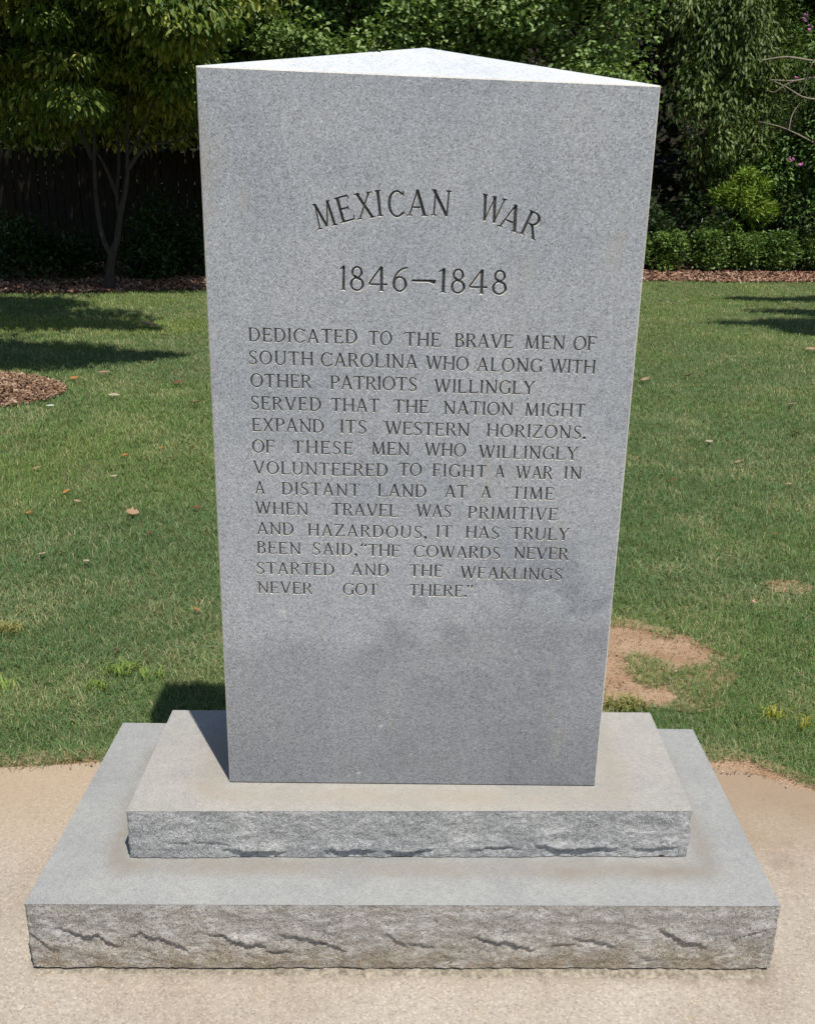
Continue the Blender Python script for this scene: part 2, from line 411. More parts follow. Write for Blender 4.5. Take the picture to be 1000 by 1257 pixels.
make_chips('mulch_ring_chips', 'round bed of brown wood chips set into the lawn at the left', 'mulch', 17000, f_ring, CH, .034)
sheet('mulch_bed', [(-30, 10.4), (-9, 11.1), (-4.2, 11.95), (-3.3, 12.4), (-2.2, 12.8), (2.6, 14.2), (4.2, 14.9), (9, 15.2), (30, 13.9), (30, 30), (-30, 30)], -.009, M['mulchbed'])
def f_bed(n):
    x = rng.uniform(-10, 12, n); f = bed_front(x)
    y = f+.22*(vnoise(x, x*0+1.5, 1.7)-.5)-.1+rng.random(n)**1.4*2.2
    return x, y, np.zeros(n)
make_chips('mulch_bed_chips', 'reddish wood chip and pine straw mulch along the far lawn edge', 'mulch', 42000, f_bed, [(c[0]*1.05, c[1]*1.0, c[2]*1.05) for c in CH], .07)

def f_clod(n):
    x = rng.uniform(.35, 1.2, n); y = rng.uniform(1.05, 1.85, n); k = in_patch(x, y) < 1.1
    x2 = rng.uniform(-1.3, 1.3, n); y2 = edge_y(x2)-.03+.09*rng.random(n); k2 = (np.abs(x2) > .74) & (rng.random(n) < .45)
    x = np.concatenate([x[k], x2[k2]]); y = np.concatenate([y[k], y2[k2]]); return x, y, np.full(len(x), -.008)
make_chips('soil_crumbs', 'crumbs of clay and dead grass bits on the bare soil', 'soil', 1500, f_clod, [(.30, .19, .11), (.40, .28, .18), (.22, .14, .085), (.42, .34, .22)], .0075)
# ------------------------------------------------------------------ the monument
mon = empty('granite_monument', (0.0, .35, 0.0))
tag(mon, 'grey granite war monument tablet on two stepped rock-faced plinths', 'monument')
Z1, Z2, YF = .17165, .29308, .24755
TL, TR, BL, BR = at_y(240, 79.5, YF), at_y(811, 104, YF), at_z(281.5, 961.5, Z2), at_z(730.5, 965, Z2)
YB = .470
# rock-faced block: pitched faces as displaced grids, sawn top
def rock_block(name, c, z0, z1, ledges, mat_rock, mat_top, res, amp, seed, inset=.0):
    """c: four top corners (fl, fr, br, bl) as xy. Front face detailed along arcs given in (s, z) with s in metres from the left."""
    root = []
    V = []; F = []; MI = []
    corners = [Vector((p[0], p[1], 0)) for p in c]; ctr = sum(corners, Vector())/4
    per = []                                              # columns round the block
    sides = [(0, 1), (1, 2), (2, 3), (3, 0)]
    H = z1-z0; nz = max(8, int(H/res))
    for si, (a, b) in enumerate(sides):
        A, B = corners[a], corners[b]; L = (B-A).length; t = (B-A)/L; nrm = Vector((t.y, -t.x, 0))
        n = int(L/res) if si in (0, 1, 3) else int(L/.02)
        for i in range(n): per.append((A+t*(L*i/n), t, nrm, L*i/n, L, si))
    npn = len(per)
    for k in range(nz+1):
        f = k/nz; z = z1-H*f
        for i, (P, t, nrm, s_, L, si) in enumerate(per):
            # shrink corners: rounded arris by blending normals
            ce = min(s_, L-s_); cr = 1-min(1, ce/.02)
            q = Vector((P.x*1.0+seed, P.y*1.0, z*1.4))
            vd = noise.voronoi(Vector((q.x*13, q.y*13, q.z*20)))[0]; vd2 = noise.voronoi(Vector((q.x*42+9, q.y*42, q.z*60)))[0]
            d = .50*(vd[0]**2-.35)+.30*(vd2[0]**2-.3)+.42*noise.fractal(q*9, 1.0, 2.1, 4)*.55 + noise.fractal(q*38, .9, 2.1, 3)*.30 + noise.noise(q*120)*.16
            env = min(1, f/.10)
            bul = math.sin(min(1, f*1.15)*math.pi*.5)*.25-.9*max(0, f-.72)**1.5
            dep = amp*(d*env*.8+bul-.25*cr*env)
            if si == 0:
                for (pts, am, Lz) in ledges:
                    if pts[0][0] <= s_ <= pts[-1][0]:
                        for (sa, za), (sb, zb) in zip(pts[:-1], pts[1:]):
                            if sa <= s_ <= sb:
                                zc = za+(zb-za)*(s_-sa)/(sb-sa+1e-9)+.0025*noise.noise(Vector((s_*70, seed, 0)))
                                tt = (s_-pts[0][0])/(pts[-1][0]-pts[0][0]); tap = math.sin(math.pi*min(1, max(0, tt)))**.6
                                g = zc-z
                                if g > 0: dep -= .62*am*tap*math.exp(-g/(Lz*.45))
                                elif g > -.02: dep += am*.30*tap*(1+g/.02)
                                break
            p = P+nrm*dep
            if k == 0: p = P
            V.append((p.x, p.y, z))
    for k in range(nz):
        for i in range(npn):
            j = (i+1) % npn
            F.append((k*npn+i, k*npn+j, (k+1)*npn+j, (k+1)*npn+i))
    F = [f[::-1] for f in F]
    me = npmesh(name, np.array(V), np.array(F), smooth=False)
    o = link(name, me, mat_rock, mon)
    # sawn top, 1 mm proud of the rock arris ring
    bm = bmesh.new(); vs = [bm.verts.new((p.x, p.y, z1+.0005)) for p in corners]
    bm.faces.new(vs)
    tp = link('sawn_top', bmmesh('sawn_top', bm), mat_top, o)
    return o
fl, fr, br, bl = at_z(30, 1110, Z1), at_z(958, 1112.5, Z1), at_z(850, 895, Z1), at_z(151, 887, Z1)
w1 = (fr-fl).length
def sx(px, py): p = at_y(px, py, fl.y); return ((p.x-fl.x), p.z)
def led(lst, am, Lz): return ([sx(a, b) for a, b in lst], am, Lz)
LED1 = [led([(32, 1143), (45, 1151), (60, 1160), (73, 1166)], .010, .02),
        led([(66, 1138), (82, 1140), (95, 1147), (108, 1149), (118, 1147), (130, 1153), (147, 1164)], .015, .025),
        led([(160, 1150), (172, 1146), (185, 1150), (200, 1153), (218, 1159), (236, 1171)], .012, .025),
        led([(255, 1147), (270, 1148), (288, 1155), (307, 1161), (316, 1158), (330, 1166)], .016, .025),
        led([(322, 1169), (338, 1170), (352, 1168), (362, 1170)], .008, .015),
        led([(340, 1149), (365, 1151), (385, 1155), (405, 1161), (428, 1170)], .014, .022),
        led([(474, 1146), (486, 1156), (502, 1166)], .010, .03),
        led([(498, 1160), (515, 1162), (537, 1167)], .009, .018),
        led([(578, 1151), (600, 1157), (612, 1160), (620, 1157), (640, 1165), (660, 1171)], .015, .025),
        led([(672, 1165), (690, 1162), (712, 1163)], .008, .016),
        led([(704, 1155), (728, 1158), (745, 1161), (757, 1168)], .011, .02),
        led([(808, 1144), (825, 1151), (840, 1160), (855, 1161), (870, 1168)], .016, .028),
        led([(900, 1160), (920, 1152), (945, 1145)], .006, .02)]
M['top_lo'] = granite('sawn_granite_lower_top', (.34, .342, .333), .55,
    stains=ring_stain(-.60, .63, .15, .56, .035, .055, (.25, .215, .17), .8))
M['top_up'] = granite('sawn_granite_upper_top', (.39, .375, .345), .5,
    stains=ring_stain(BL.x, BR.x, YF, YB, .045, .07, (.36, .31, .245), .75))
lower = rock_block('lower_plinth', [(fl.x, fl.y), (fr.x, fr.y), (br.x, br.y), (bl.x, bl.y)], .010, Z1, LED1, M['rock_lo'], M['top_lo'], .004, .0095, 1.7)
ufl, ufr, ubr, ubl = at_z(155, 996, Z2), at_z(850, 995.5, Z2), at_z(797.5, 874.5, Z2), at_z(212, 871.5, Z2)
def sx2(px, py): p = at_y(px, py, ufl.y); return ((p.x-ufl.x), p.z)
def led2(lst, am, Lz): return ([sx2(a, b) for a, b in lst], am, Lz)
LED2 = [led2([(200, 1034), (240, 1033), (268, 1036), (295, 1035)], .005, .012),
        led2([(272, 1042), (300, 1045), (330, 1046), (352, 1047)], .015, .03),
        led2([(398, 1045), (420, 1046), (445, 1045), (462, 1048)], .016, .03),
        led2([(470, 1047), (500, 1049), (516, 1047), (535, 1044)], .016, .03),
        led2([(575, 1047), (610, 1044), (640, 1047)], .008, .02),
        led2([(655, 1041), (672, 1043), (688, 1048), (712, 1046), (738, 1045), (762, 1049)], .018, .03),
        led2([(775, 1047), (800, 1048), (835, 1046)], .010, .02)]
upper = rock_block('upper_plinth', [(ufl.x, ufl.y), (ufr.x, ufr.y), (ubr.x, ubr.y), (ubl.x, ubl.y)], Z1+.003, Z2, LED2, M['rock_up'], M['top_up'], .0038, .008, 5.2)
# crumbly mortar squeezed out below the lower plinth
V = []; F = []; n = 520
for i in range(n+1):
    x = fl.x+.012+(w1-.03)*i/n; q = Vector((x*22, 3, 0)); k = max(0.0, .22+noise.fractal(q, 1, 2, 5)*1.0)*(.35+.65*min(1, (x+.8)/1.0) if x < .2 else 1)
    ww = .001+.012*k; hh = .002+.005*k
    V += [(x, fl.y+.02, hh+.003), (x, fl.y-.002, hh), (x, fl.y-ww*.7-.004, hh*.6+.002*noise.noise(q*4)), (x, fl.y-ww-.007, -.001)]
for i in range(n):
    for k in range(3): F.append((i*4+k, i*4+k+1, i*4+k+5, i*4+k+4))
link('mortar_bed', npmesh('mortar_bed', np.array(V), np.array(F)[:, ::-1]), M['mortar'], mon)
# thin dark joint filler beneath both stones
def box(name, x0, x1, y0, y1, z0, z1, mat, parent):
    bm = bmesh.new(); bmesh.ops.create_cube(bm, size=1)
    for v in bm.verts: v.co = Vector(((x0+x1)/2+v.co.x*(x1-x0), (y0+y1)/2+v.co.y*(y1-y0), (z0+z1)/2+v.co.z*(z1-z0)))
    return link(name, bmmesh(name, bm), mat, parent)
box('mortar_joint', ufl.x+.02, ufr.x-.02, ufl.y+.02, ubl.y-.02, Z1+.001, Z1+.006, M['insect'], mon)

box('mortar_joint', BL.x+.006, BR.x-.006, YF+.006, YB-.006, Z2+.001, Z2+.005, M['insect'], mon)
# ---- lettering: every letter is a set of overlapping strokes in cap-height units
def bar(x0, y0, x1, y1, w0, w1=None):
    if w1 is None: w1 = w0
    dx, dy = x1-x0, y1-y0; L = math.hypot(dx, dy); nx, ny = -dy/L, dx/L
    return [(x0-nx*w0/2, y0-ny*w0/2), (x1-nx*w1/2, y1-ny*w1/2), (x1+nx*w1/2, y1+ny*w1/2), (x0+nx*w0/2, y0+ny*w0/2)]
def serif(x, y, w, t=.045): return [(x-w/2, y-t/2), (x+w/2, y-t/2), (x+w/2, y+t/2), (x-w/2, y+t/2)]
def vser(x, y, h, t=.045): return [(x-t/2, y-h/2), (x+t/2, y-h/2), (x+t/2, y+h/2), (x-t/2, y+h/2)]
def arc(cx, cy, rx, ry, a0, a1, tv, th, n=14):
    """ring sector; stroke is tv thick where it runs vertical, th where it runs flat (measured inwards)"""
    o, i_ = [], []
    for k in range(n+1):
        a = R(a0+(a1-a0)*k/n); c, s_ = math.cos(a), math.sin(a)
        o.append((cx+rx*c, cy+ry*s_)); i_.append((cx+(rx-tv)*c, cy+(ry-th)*s_))
    return o+i_[::-1]
def glyph(ch, T, t):
    sv = .26; b = .022; hi = 1-.022
    S = []; w = .7
    def stem(x, wd=T, top=1, bot=1, ws=sv):
        S.append(bar(x, 0, x, 1, wd))
        if top: S.append(serif(x, hi, ws))
        if bot: S.append(serif(x, b, ws))
    if ch == 'I': stem(.13); w = .26
    elif ch == 'L': stem(.13); S += [bar(.13, t/2, .62, t/2, t), bar(.60, 0, .635, .20, .03, .05)]; w = .65
    elif ch == 'E': stem(.13); S += [bar(.13, t/2, .60, t/2, t), bar(.13, 1-t/2, .57, 1-t/2, t), bar(.13, .52, .46, .52, t), bar(.585, 0, .62, .19, .03, .05), bar(.56, 1, .585, .83, .03, .05), vser(.465, .52, .17)]; w = .64
    elif ch == 'F': stem(.13); S += [bar(.13, 1-t/2, .57, 1-t/2, t), bar(.13, .52, .44, .52, t), bar(.56, 1, .585, .82, .03, .05), vser(.445, .52, .17)]; w = .60
    elif ch == 'T': stem(.36, top=0); S += [bar(.03, 1-t/2, .69, 1-t/2, t), bar(.05, 1, .02, .80, .03, .05), bar(.67, 1, .70, .80, .03, .05)]; w = .72
    elif ch == 'H': stem(.13); stem(.68); S.append(bar(.13, .51, .68, .51, t)); w = .81
    elif ch == 'N': S += [bar(.16, 0, .16, 1, t), serif(.16, b, .24), bar(.10, 1-T*.3, .70, .03, T), serif(.09, hi, .2), bar(.70, 0, .70, 1, t), serif(.70, hi, .24)]; w = .82
    elif ch == 'M': S += [bar(.14, 0, .20, 1, t), serif(.14, b, .24), bar(.20, .97, .49, .03, T), bar(.49, .03, .78, .97, t), bar(.78, 1, .85, 0, T), serif(.85, b, .26), serif(.16, hi, .16), serif(.82, hi, .16)]; w = .99
    elif ch == 'A': S += [bar(.09, 0, .39, 1, t), bar(.37, 1, .69, 0, T), bar(.19, .33, .58, .33, t), serif(.09, b, .22), serif(.69, b, .25)]; w = .79
    elif ch == 'V': S += [bar(.09, 1, .41, 0, T), bar(.40, 0, .70, 1, t), serif(.09, hi, .25), serif(.70, hi, .22)]; w = .79
    elif ch == 'W': S += [bar(.09, 1, .34, 0, T), bar(.33, 0, .56, .95, t), bar(.53, 1, .78, 0, T), bar(.77, 0, 1.00, 1, t), serif(.09, hi, .25), serif(.53, hi, .2), serif(1.0, hi, .22)]; w = 1.10
    elif ch == 'X': S += [bar(.11, 1, .66, 0, T), bar(.64, 1, .10, 0, t), serif(.11, hi, .25), serif(.66, b, .25), serif(.64, hi, .22), serif(.10, b, .22)]; w = .77
    elif ch == 'Y': S += [bar(.09, 1, .38, .47, T), bar(.68, 1, .38, .47, t), bar(.38, 0, .38, .5, T), serif(.09, hi, .25), serif(.68, hi, .22), serif(.38, b, sv)]; w = .76
    elif ch == 'K': stem(.13); S += [bar(.15, .42, .60, 1, t), bar(.30, .60, .68, 0, T), serif(.60, hi, .22), serif(.68, b, .24)]; w = .78
    elif ch == 'Z': S += [bar(.07, 1-t/2, .64, 1-t/2, t), bar(.60, .97, .08, .03, T), bar(.05, t/2, .66, t/2, t), bar(.07, 1, .04, .82, .03, .05), bar(.65, 0, .68, .19, .03, .05)]; w = .71
    elif ch in 'OCGQ':
        w = .86 if ch == 'O' else .80
        if ch == 'O': S += [arc(.43, .5, .41, .515, 88, 272, T, t, 22), arc(.43, .5, .41, .515, -92, 92, T, t, 22)]
        else:
            S += [arc(.44, .5, .41, .515, 44, 181, T, t, 18), arc(.44, .5, .41, .515, 179, 316 if ch == 'C' else 300, T, t, 18)]
            S += [bar(.735, .76, .735, .97, .035, .06)]
            if ch == 'C': S += [bar(.735, .25, .735, .10, .03, .05)]
            else: S += [bar(.70, .04, .70, .42, T), serif(.70, .42, .24)]
    elif ch == 'D': stem(.13); S += [bar(.13, 1-t/2, .36, 1-t/2, t), bar(.13, t/2, .36, t/2, t), arc(.34, .5, .41, .5, -92, 92, T, t, 22)]; w = .79
    elif ch == 'U': S += [bar(.14, .30, .14, 1, T), serif(.14, hi, .26), bar(.68, .30, .68, 1, t), serif(.68, hi, .22), arc(.3925, .34, .32, .355, 178, 362, T*.9, t, 18)]; w = .80
    elif ch == 'P': stem(.13); S += [bar(.13, 1-t/2, .34, 1-t/2, t), bar(.13, .47, .34, .47, t), arc(.33, .72, .28, .28, -95, 92, T, t, 16)]; w = .64
    elif ch == 'R': stem(.13); S += [bar(.13, 1-t/2, .34, 1-t/2, t), bar(.13, .50, .36, .50, t), arc(.33, .735, .27, .265, -95, 92, T, t, 16), bar(.36, .50, .66, .02, T*.9), serif(.67, b, .18)]; w = .72
    elif ch == 'B': stem(.13); S += [bar(.13, 1-t/2, .33, 1-t/2, t), bar(.13, .53, .34, .53, t), bar(.13, t/2, .34, t/2, t), arc(.31, .76, .25, .24, -95, 92, T, t, 14), arc(.33, .275, .29, .29, -92, 95, T, t, 16)]; w = .66
    elif ch == 'S': S += [arc(.31, .755, .235, .26, 40, 225, T*.75, t, 16), bar(.14, .64, .47, .38, T*1.05), arc(.31, .255, .25, .27, -140, 45, T*.75, t, 16), bar(.50, .78, .51, .96, .03, .06), bar(.08, .22, .07, .04, .03, .06)]; w = .60
    elif ch == '1': S += [bar(.2, 0, .2, 1, T), serif(.2, b, .24), bar(.03, .84, .2, .98, .05)]; w = .34
    elif ch == '8': S += [arc(.33, .755, .245, .25, 85, 275, T*.8, t, 16), arc(.33, .755, .245, .25, -95, 95, T*.8, t, 16), arc(.33, .27, .31, .285, 85, 275, T*.9, t, 18), arc(.33, .27, .31, .285, -95, 95, T*.9, t, 18), bar(.20, .62, .47, .45, T*.9)]; w = .66
    elif ch == '4': S += [bar(.52, 0, .52, 1, T), bar(.50, .97, .04, .30, t), bar(.04, .28, .72, .28, t), serif(.52, b, .22), vser(.72, .28, .10)]; w = .76
    elif ch == '6': S += [arc(.34, .31, .31, .325, 85, 275, T, t, 18), arc(.34, .31, .31, .325, -95, 95, T*.9, t, 18), arc(.72, .30, .69, .72, 95, 178, T*.7, t*.9, 14)]; w = .68
    elif ch == '-': S += [[(0, .44), (.12, .44), (.68, .43), (.90, .33), (.97, .52), (.74, .53), (0, .53)]]; w = .95
    elif ch == '.': S += [arc(.1, .09, .11, .11, 0, 359, .10, .10, 10)[:11]]; w = .2
    elif ch == ',': S += [arc(.1, .09, .11, .11, 0, 359, .10, .10, 10)[:11], bar(.16, .07, .04, -.24, .11, .04)]; w = .2
    elif ch == '“': S += [bar(.08, .76, .18, 1.06, .17, .05), bar(.34, .76, .44, 1.06, .17, .05)]; w = .5
    elif ch == '”': S += [bar(.02, 1.04, -.06, .76, .17, .05), bar(.27, 1.04, .19, .76, .17, .05)]; w = .4
    return S, w

LIP = []
POLY = []                                     # (polygon in slab x,z ; letter-object id)
OBJ = []                                      # (name, shallow?)
def add_poly(pts, oid):
    a = sum(pts[i][0]*pts[(i+1) % len(pts)][1]-pts[(i+1) % len(pts)][0]*pts[i][1] for i in range(len(pts)))
    pts = pts if a > 0 else pts[::-1]; POLY.append((pts, oid))
    d = .0008 if OBJ[oid][1] else .0014
    LIP.append(([(x+d*.45, y-d) for x, y in pts], oid))
def slabpt(u, v): p = at_y(u, v, YF); return (p.x, p.z)
def put(ch, oid, o, ang, h, sxx, T, t, italic=0.0):
    S, w = glyph(ch, T, t); c, s_ = math.cos(ang), math.sin(ang)
    j = lambda: random.uniform(-.006, .006)
    for pl in S:
        add_poly([(o[0]+h*(c*x*sxx-s_*y), o[1]+h*(s_*x*sxx+c*y)) for x, y in pl], oid)
# title: letter, left-foot px, right-foot px (both on the baseline)
h_t = None
for ch, a, b_, ap in [('M', (389, 281.5), (414.5, 274.8), 1), ('E', (418, 273.3), (436.3, 268.2), 1), ('X', (438.5, 268.8), (460.5, 265.8), 1),
                  ('I', (463, 264.8), (470.2, 264), 1), ('C', (475.5, 265.5), (497.5, 264.8), 1), ('A', (499.5, 263.7), (524.2, 264.2), 1), ('N', (527.3, 263.2), (551.5, 265.2), 1),
                  ('W', (585.5, 267.8), (614.5, 274.8), 1), ('A', (610.5, 276.2), (634, 285), 1), ('R', (636.5, 285), (655.5, 294), 1)]:
    p0, p1 = slabpt(*a), slabpt(*b_); S, w = glyph(ch, .125, .065)
    ang = math.atan2(p1[1]-p0[1], p1[0]-p0[0]); W = math.hypot(p1[0]-p0[0], p1[1]-p0[1]); h = .0462
    OBJ.append(('engraved_letter', 0)); put(ch, len(OBJ)-1, p0, ang, h, W/(w*h), .125, .065)
for ch, x0, x1, yb in [('1', 416, 425, 355), ('8', 428.7, 447.3, 355.8), ('4', 451.5, 475.5, 356.3), ('6', 480.5, 500, 357), ('-', 505, 534.5, 358), ('1', 537, 548, 358.3),
                       ('8', 552.3, 571, 359), ('4', 574.5, 598, 359.8), ('8', 602.7, 622, 360.5)]:
    p0, p1 = slabpt(x0, yb), slabpt(x1, yb+.3); S, w = glyph(ch, .115, .07); h = .0455
    ang = math.atan2(p1[1]-p0[1], p1[0]-p0[0]); W = math.hypot(p1[0]-p0[0], p1[1]-p0[1])
    OBJ.append(('engraved_letter', 0)); put(ch, len(OBJ)-1, p0, ang, h, W/(w*h), .115, .07)
LINES = [
 [('DEDICATED', 304.7, 438.7, 418.3), ('TO', 452, 481.4, 422.7), ('THE', 496, 540.6, 424), ('BRAVE', 557.4, 629.6, 425.5), ('MEN', 642.8, 692.9, 427.7), ('OF', 702.6, 731.2, 429)],
 [('SOUTH', 304.7, 384.8, 446.5), ('CAROLINA', 393, 512.3, 449), ('WHO', 522, 575, 453), ('ALONG', 584.5, 665, 454.7), ('WITH', 673.8, 730.3, 457)],
 [('OTHER', 307, 382.8, 474.4), ('PATRIOTS', 404.9, 511.8, 477), ('WILLINGLY', 532.4, 656, 481)],
 [('SERVED', 307, 394.5, 502), ('THAT', 405.7, 465.8, 504.3), ('THE', 482.3, 526, 506), ('NATION', 543.6, 629.6, 507.8), ('MIGHT', 642.8, 718, 510)],
 [('EXPAND', 309, 398, 528.6), ('ITS', 417, 450, 531), ('WESTERN', 472, 576, 532.8), ('HORIZONS.', 596.6, 718.5, 535.6)],
 [('OF', 309, 337, 554.8), ('THESE', 359, 433.4, 556), ('MEN', 455, 502.6, 557.6), ('WHO', 520.6, 571.6, 559), ('WILLINGLY', 586.9, 708.5, 561.5)],
 [('VOLUNTEERED', 310.6, 476, 581), ('TO', 488.8, 517.6, 583.3), ('FIGHT', 530, 597, 584.5), ('A', 606.6, 619.3, 585.8), ('WAR', 632.5, 677.6, 586.8), ('IN', 691.4, 713.5, 587.5)],
 [('A', 312.7, 325.3, 605.4), ('DISTANT', 345.4, 441.7, 606.6), ('LAND', 463.2, 523.3, 608.8), ('AT', 545, 573, 610.2), ('A', 589.2, 603, 610.9), ('TIME', 627.2, 679.6, 612)],
 [('WHEN', 313, 378.4, 630.4), ('TRAVEL', 406.3, 488.8, 632.2), ('WAS', 510.3, 553.6, 634), ('PRIMITIVE', 573.6, 684, 636)],
 [('AND', 315, 360.7, 655.4), ('HAZARDOUS,', 377.5, 523.5, 657.2), ('IT', 534.8, 554.5, 659.2), ('HAS', 570.7, 612.5, 660.2), ('TRULY', 627, 698, 661.6)],
 [('BEEN', 315, 369.5, 679), ('SAID,', 382.8, 438.5, 680.4), ('“THE', 441.5, 491, 681.9), ('COWARDS', 507, 614, 683.5), ('NEVER', 629.6, 697.3, 685.5)],
 [('STARTED', 314.4, 410.7, 704), ('AND', 430.8, 477.3, 705.6), ('THE', 502, 543.3, 707), ('WEAKLINGS', 564.2, 689.4, 709.3)],
 [('NEVER', 315.6, 383.7, 727.6), ('GOT', 420, 464.3, 729.6), ('THERE.”', 501.5, 581, 731)]]
hb = .0272; SLOPE = 10.7/426
for ln in LINES:
    for word, x0, x1, yb in ln:
        p0, p1 = slabpt(x0, yb), slabpt(x1, yb+(x1-x0)*SLOPE*.9)
        ang = math.atan2(p1[1]-p0[1], p1[0]-p0[0]); W = math.hypot(p1[0]-p0[0], p1[1]-p0[1])
        ws = [glyph(c, .118, .078)[1] for c in word]; sm = sum(ws)*hb; n = len(word)
        if n > 1:
            s_ = min(1.12, (W-.035*hb*(n-1))/sm); gap = (W-s_*sm)/(n-1)
        else: s_ = W/sm; gap = 0
        OBJ.append(('engraved_word', 1)); oid = len(OBJ)-1; x = 0
        c, s2 = math.cos(ang), math.sin(ang)
        for c_, w in zip(word, ws):
            jj = random.uniform(-.0003, .0003)
            put(c_, oid, (p0[0]+c*x-s2*jj, p0[1]+s2*x+c*jj), ang, hb*random.uniform(.985, 1.015), s_*(.98 if c_ == 'I' else 1), .122, .082)
            x += w*s_*hb+gap
# face outline, 2.5 mm inside the arris
CH_ = .0025
quad = [(BL.x+CH_, BL.z+.0035), (BR.x-CH_, BR.z+.0035), (TR.x-CH_, TR.z-CH_), (TL.x+CH_, TL.z-CH_)]
vs = [Vector(q) for q in quad]; fs = [[0, 1, 2, 3]]
for pl, oid in POLY:
    b0 = len(vs); vs += [Vector(q) for q in pl]; fs.append(list(range(b0, len(vs))))
NP = len(POLY)
for pl, oid in LIP:
    b0 = len(vs); vs += [Vector(q) for q in pl]; fs.append(list(range(b0, len(vs))))
rv, re, rf, _, _, of = delaunay_2d_cdt(vs, [], fs, 1, 1e-6, True)
face_obj = []; is_lip = []
for o in of:
    ids = [k-1 for k in o if 0 < k <= NP]; ids2 = [k-1-NP for k in o if k > NP]
    face_obj.append(POLY[ids[0]][1] if ids else (LIP[ids2[0]][1] if ids2 else -1)); is_lip.append(not ids and bool(ids2))
deepv = set()
for f, o, lp in zip(rf, face_obj, is_lip):
    if o >= 0 and not lp: deepv.update(f)
tab = bpy.data.meshes.new('tablet')
verts = [(v.x, YF, v.y) for v in rv]
stone = [tuple(f) for f, o in zip(rf, face_obj) if o < 0]
# rest of the tablet: arris strips, sides, back, pyramidal top
nb = len(verts)
q = [(quad[i][0], YF, quad[i][1]) for i in range(4)]
o4 = [(BL.x, YF+CH_, BL.z+.0035), (BR.x, YF+CH_, BR.z+.0035), (TR.x, YF+CH_, TR.z), (TL.x, YF+CH_, TL.z)]
b4 = [(BL.x, YB, BL.z+.0035), (BR.x, YB, BR.z+.0035), (TR.x, YB, TR.z), (TL.x, YB, TL.z)]
ym = (YF+YB)/2; ap = at_y(522, 57.5, ym)
verts += q+o4+b4+[tuple(ap)]
A, B, D, E_ = nb, nb+4, nb+8, nb+12
faces = list(stone); mats = [0]*len(stone)
for i in range(4):
    j = (i+1) % 4
    if i != 0: faces.append((A+i, B+i, B+j, A+j)); mats.append(2)
faces += [(B+1, D+1, D+2, B+2), (D+0, B+0, B+3, D+3), (D+1, D+0, D+3, D+2), (B+0, B+1, D+1, D+0)]; mats += [0, 0, 0, 0]
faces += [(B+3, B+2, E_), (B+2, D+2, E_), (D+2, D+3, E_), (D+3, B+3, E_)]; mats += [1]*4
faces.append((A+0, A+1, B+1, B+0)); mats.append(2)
tab.from_pydata(verts, [], faces); tab.polygons.foreach_set('material_index', mats); tab.update()
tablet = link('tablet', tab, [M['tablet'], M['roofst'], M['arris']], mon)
bm = bmesh.new(); bm.from_mesh(tab)
for f in bm.faces:
    if abs(f.normal.y) > .999 and f.calc_center_median().y < YF+.001 and f.normal.y > 0: f.normal_flip()
bm.to_mesh(tab); bm.free()
# letters
edges_of = {}
for fi, f in enumerate(rf):
    for k in range(len(f)):
        a, b_ = f[k], f[(k+1) % len(f)]; edges_of.setdefault((min(a, b_), max(a, b_)), []).append(fi)
groups = {}
for fi, o in enumerate(face_obj):
    if o >= 0: groups.setdefault(o, []).append(fi)
for oid in sorted(groups):
    name, shallow = OBJ[oid]; dep = .0020 if shallow else .0030
    mp = {}; V = []; F = []; MI = []
    def vid(i, d):
        k = (i, d)
        if k not in mp: mp[k] = len(V); V.append((rv[i].x, YF+(dep if d else 0.0), rv[i].y))
        return mp[k]
    for fi in groups[oid]:
        f = rf[fi]; F.append(tuple(vid(i, i in deepv) for i in f)); MI.append(1 if is_lip[fi] else 0)
        for k in range(len(f)):
            a, b_ = f[k], f[(k+1) % len(f)]
            nb_ = [g for g in edges_of[(min(a, b_), max(a, b_))] if g != fi]
            if not nb_ or face_obj[nb_[0]] < 0:
                if a in deepv and b_ in deepv: F.append((vid(a, True), vid(b_, True), vid(b_, False), vid(a, False))); MI.append(1)
                elif a in deepv: F.append((vid(a, True), vid(b_, False), vid(a, False))); MI.append(1)
                elif b_ in deepv: F.append((vid(a, False), vid(b_, True), vid(b_, False))); MI.append(1)
    me = bpy.data.meshes.new(name); me.from_pydata(V, [], F); me.polygons.foreach_set('material_index', MI); me.update()
    link(name, me, [M['ink2'] if shallow else M['ink'], M['arris']], tablet)
# crumb of debris on the top edge
dp = at_y(461, 64, YF+.09)
bm = bmesh.new()
for k in range(5):
    m = Matrix.Translation(Vector((dp.x+random.uniform(-.008, .008), dp.y+random.uniform(-.003, .003), dp.z+.002+random.uniform(-.001, .003)))) @ Matrix.Rotation(random.uniform(0, 6), 4, 'Z') @ Matrix.Diagonal((.006, .0022, .002, 1))
    bmesh.ops.create_icosphere(bm, subdivisions=1, radius=1, matrix=m)
tag(link('plant_debris', bmmesh('plant_debris', bm), M['insect']), 'tiny dark scrap of plant debris on the monument top', 'debris')

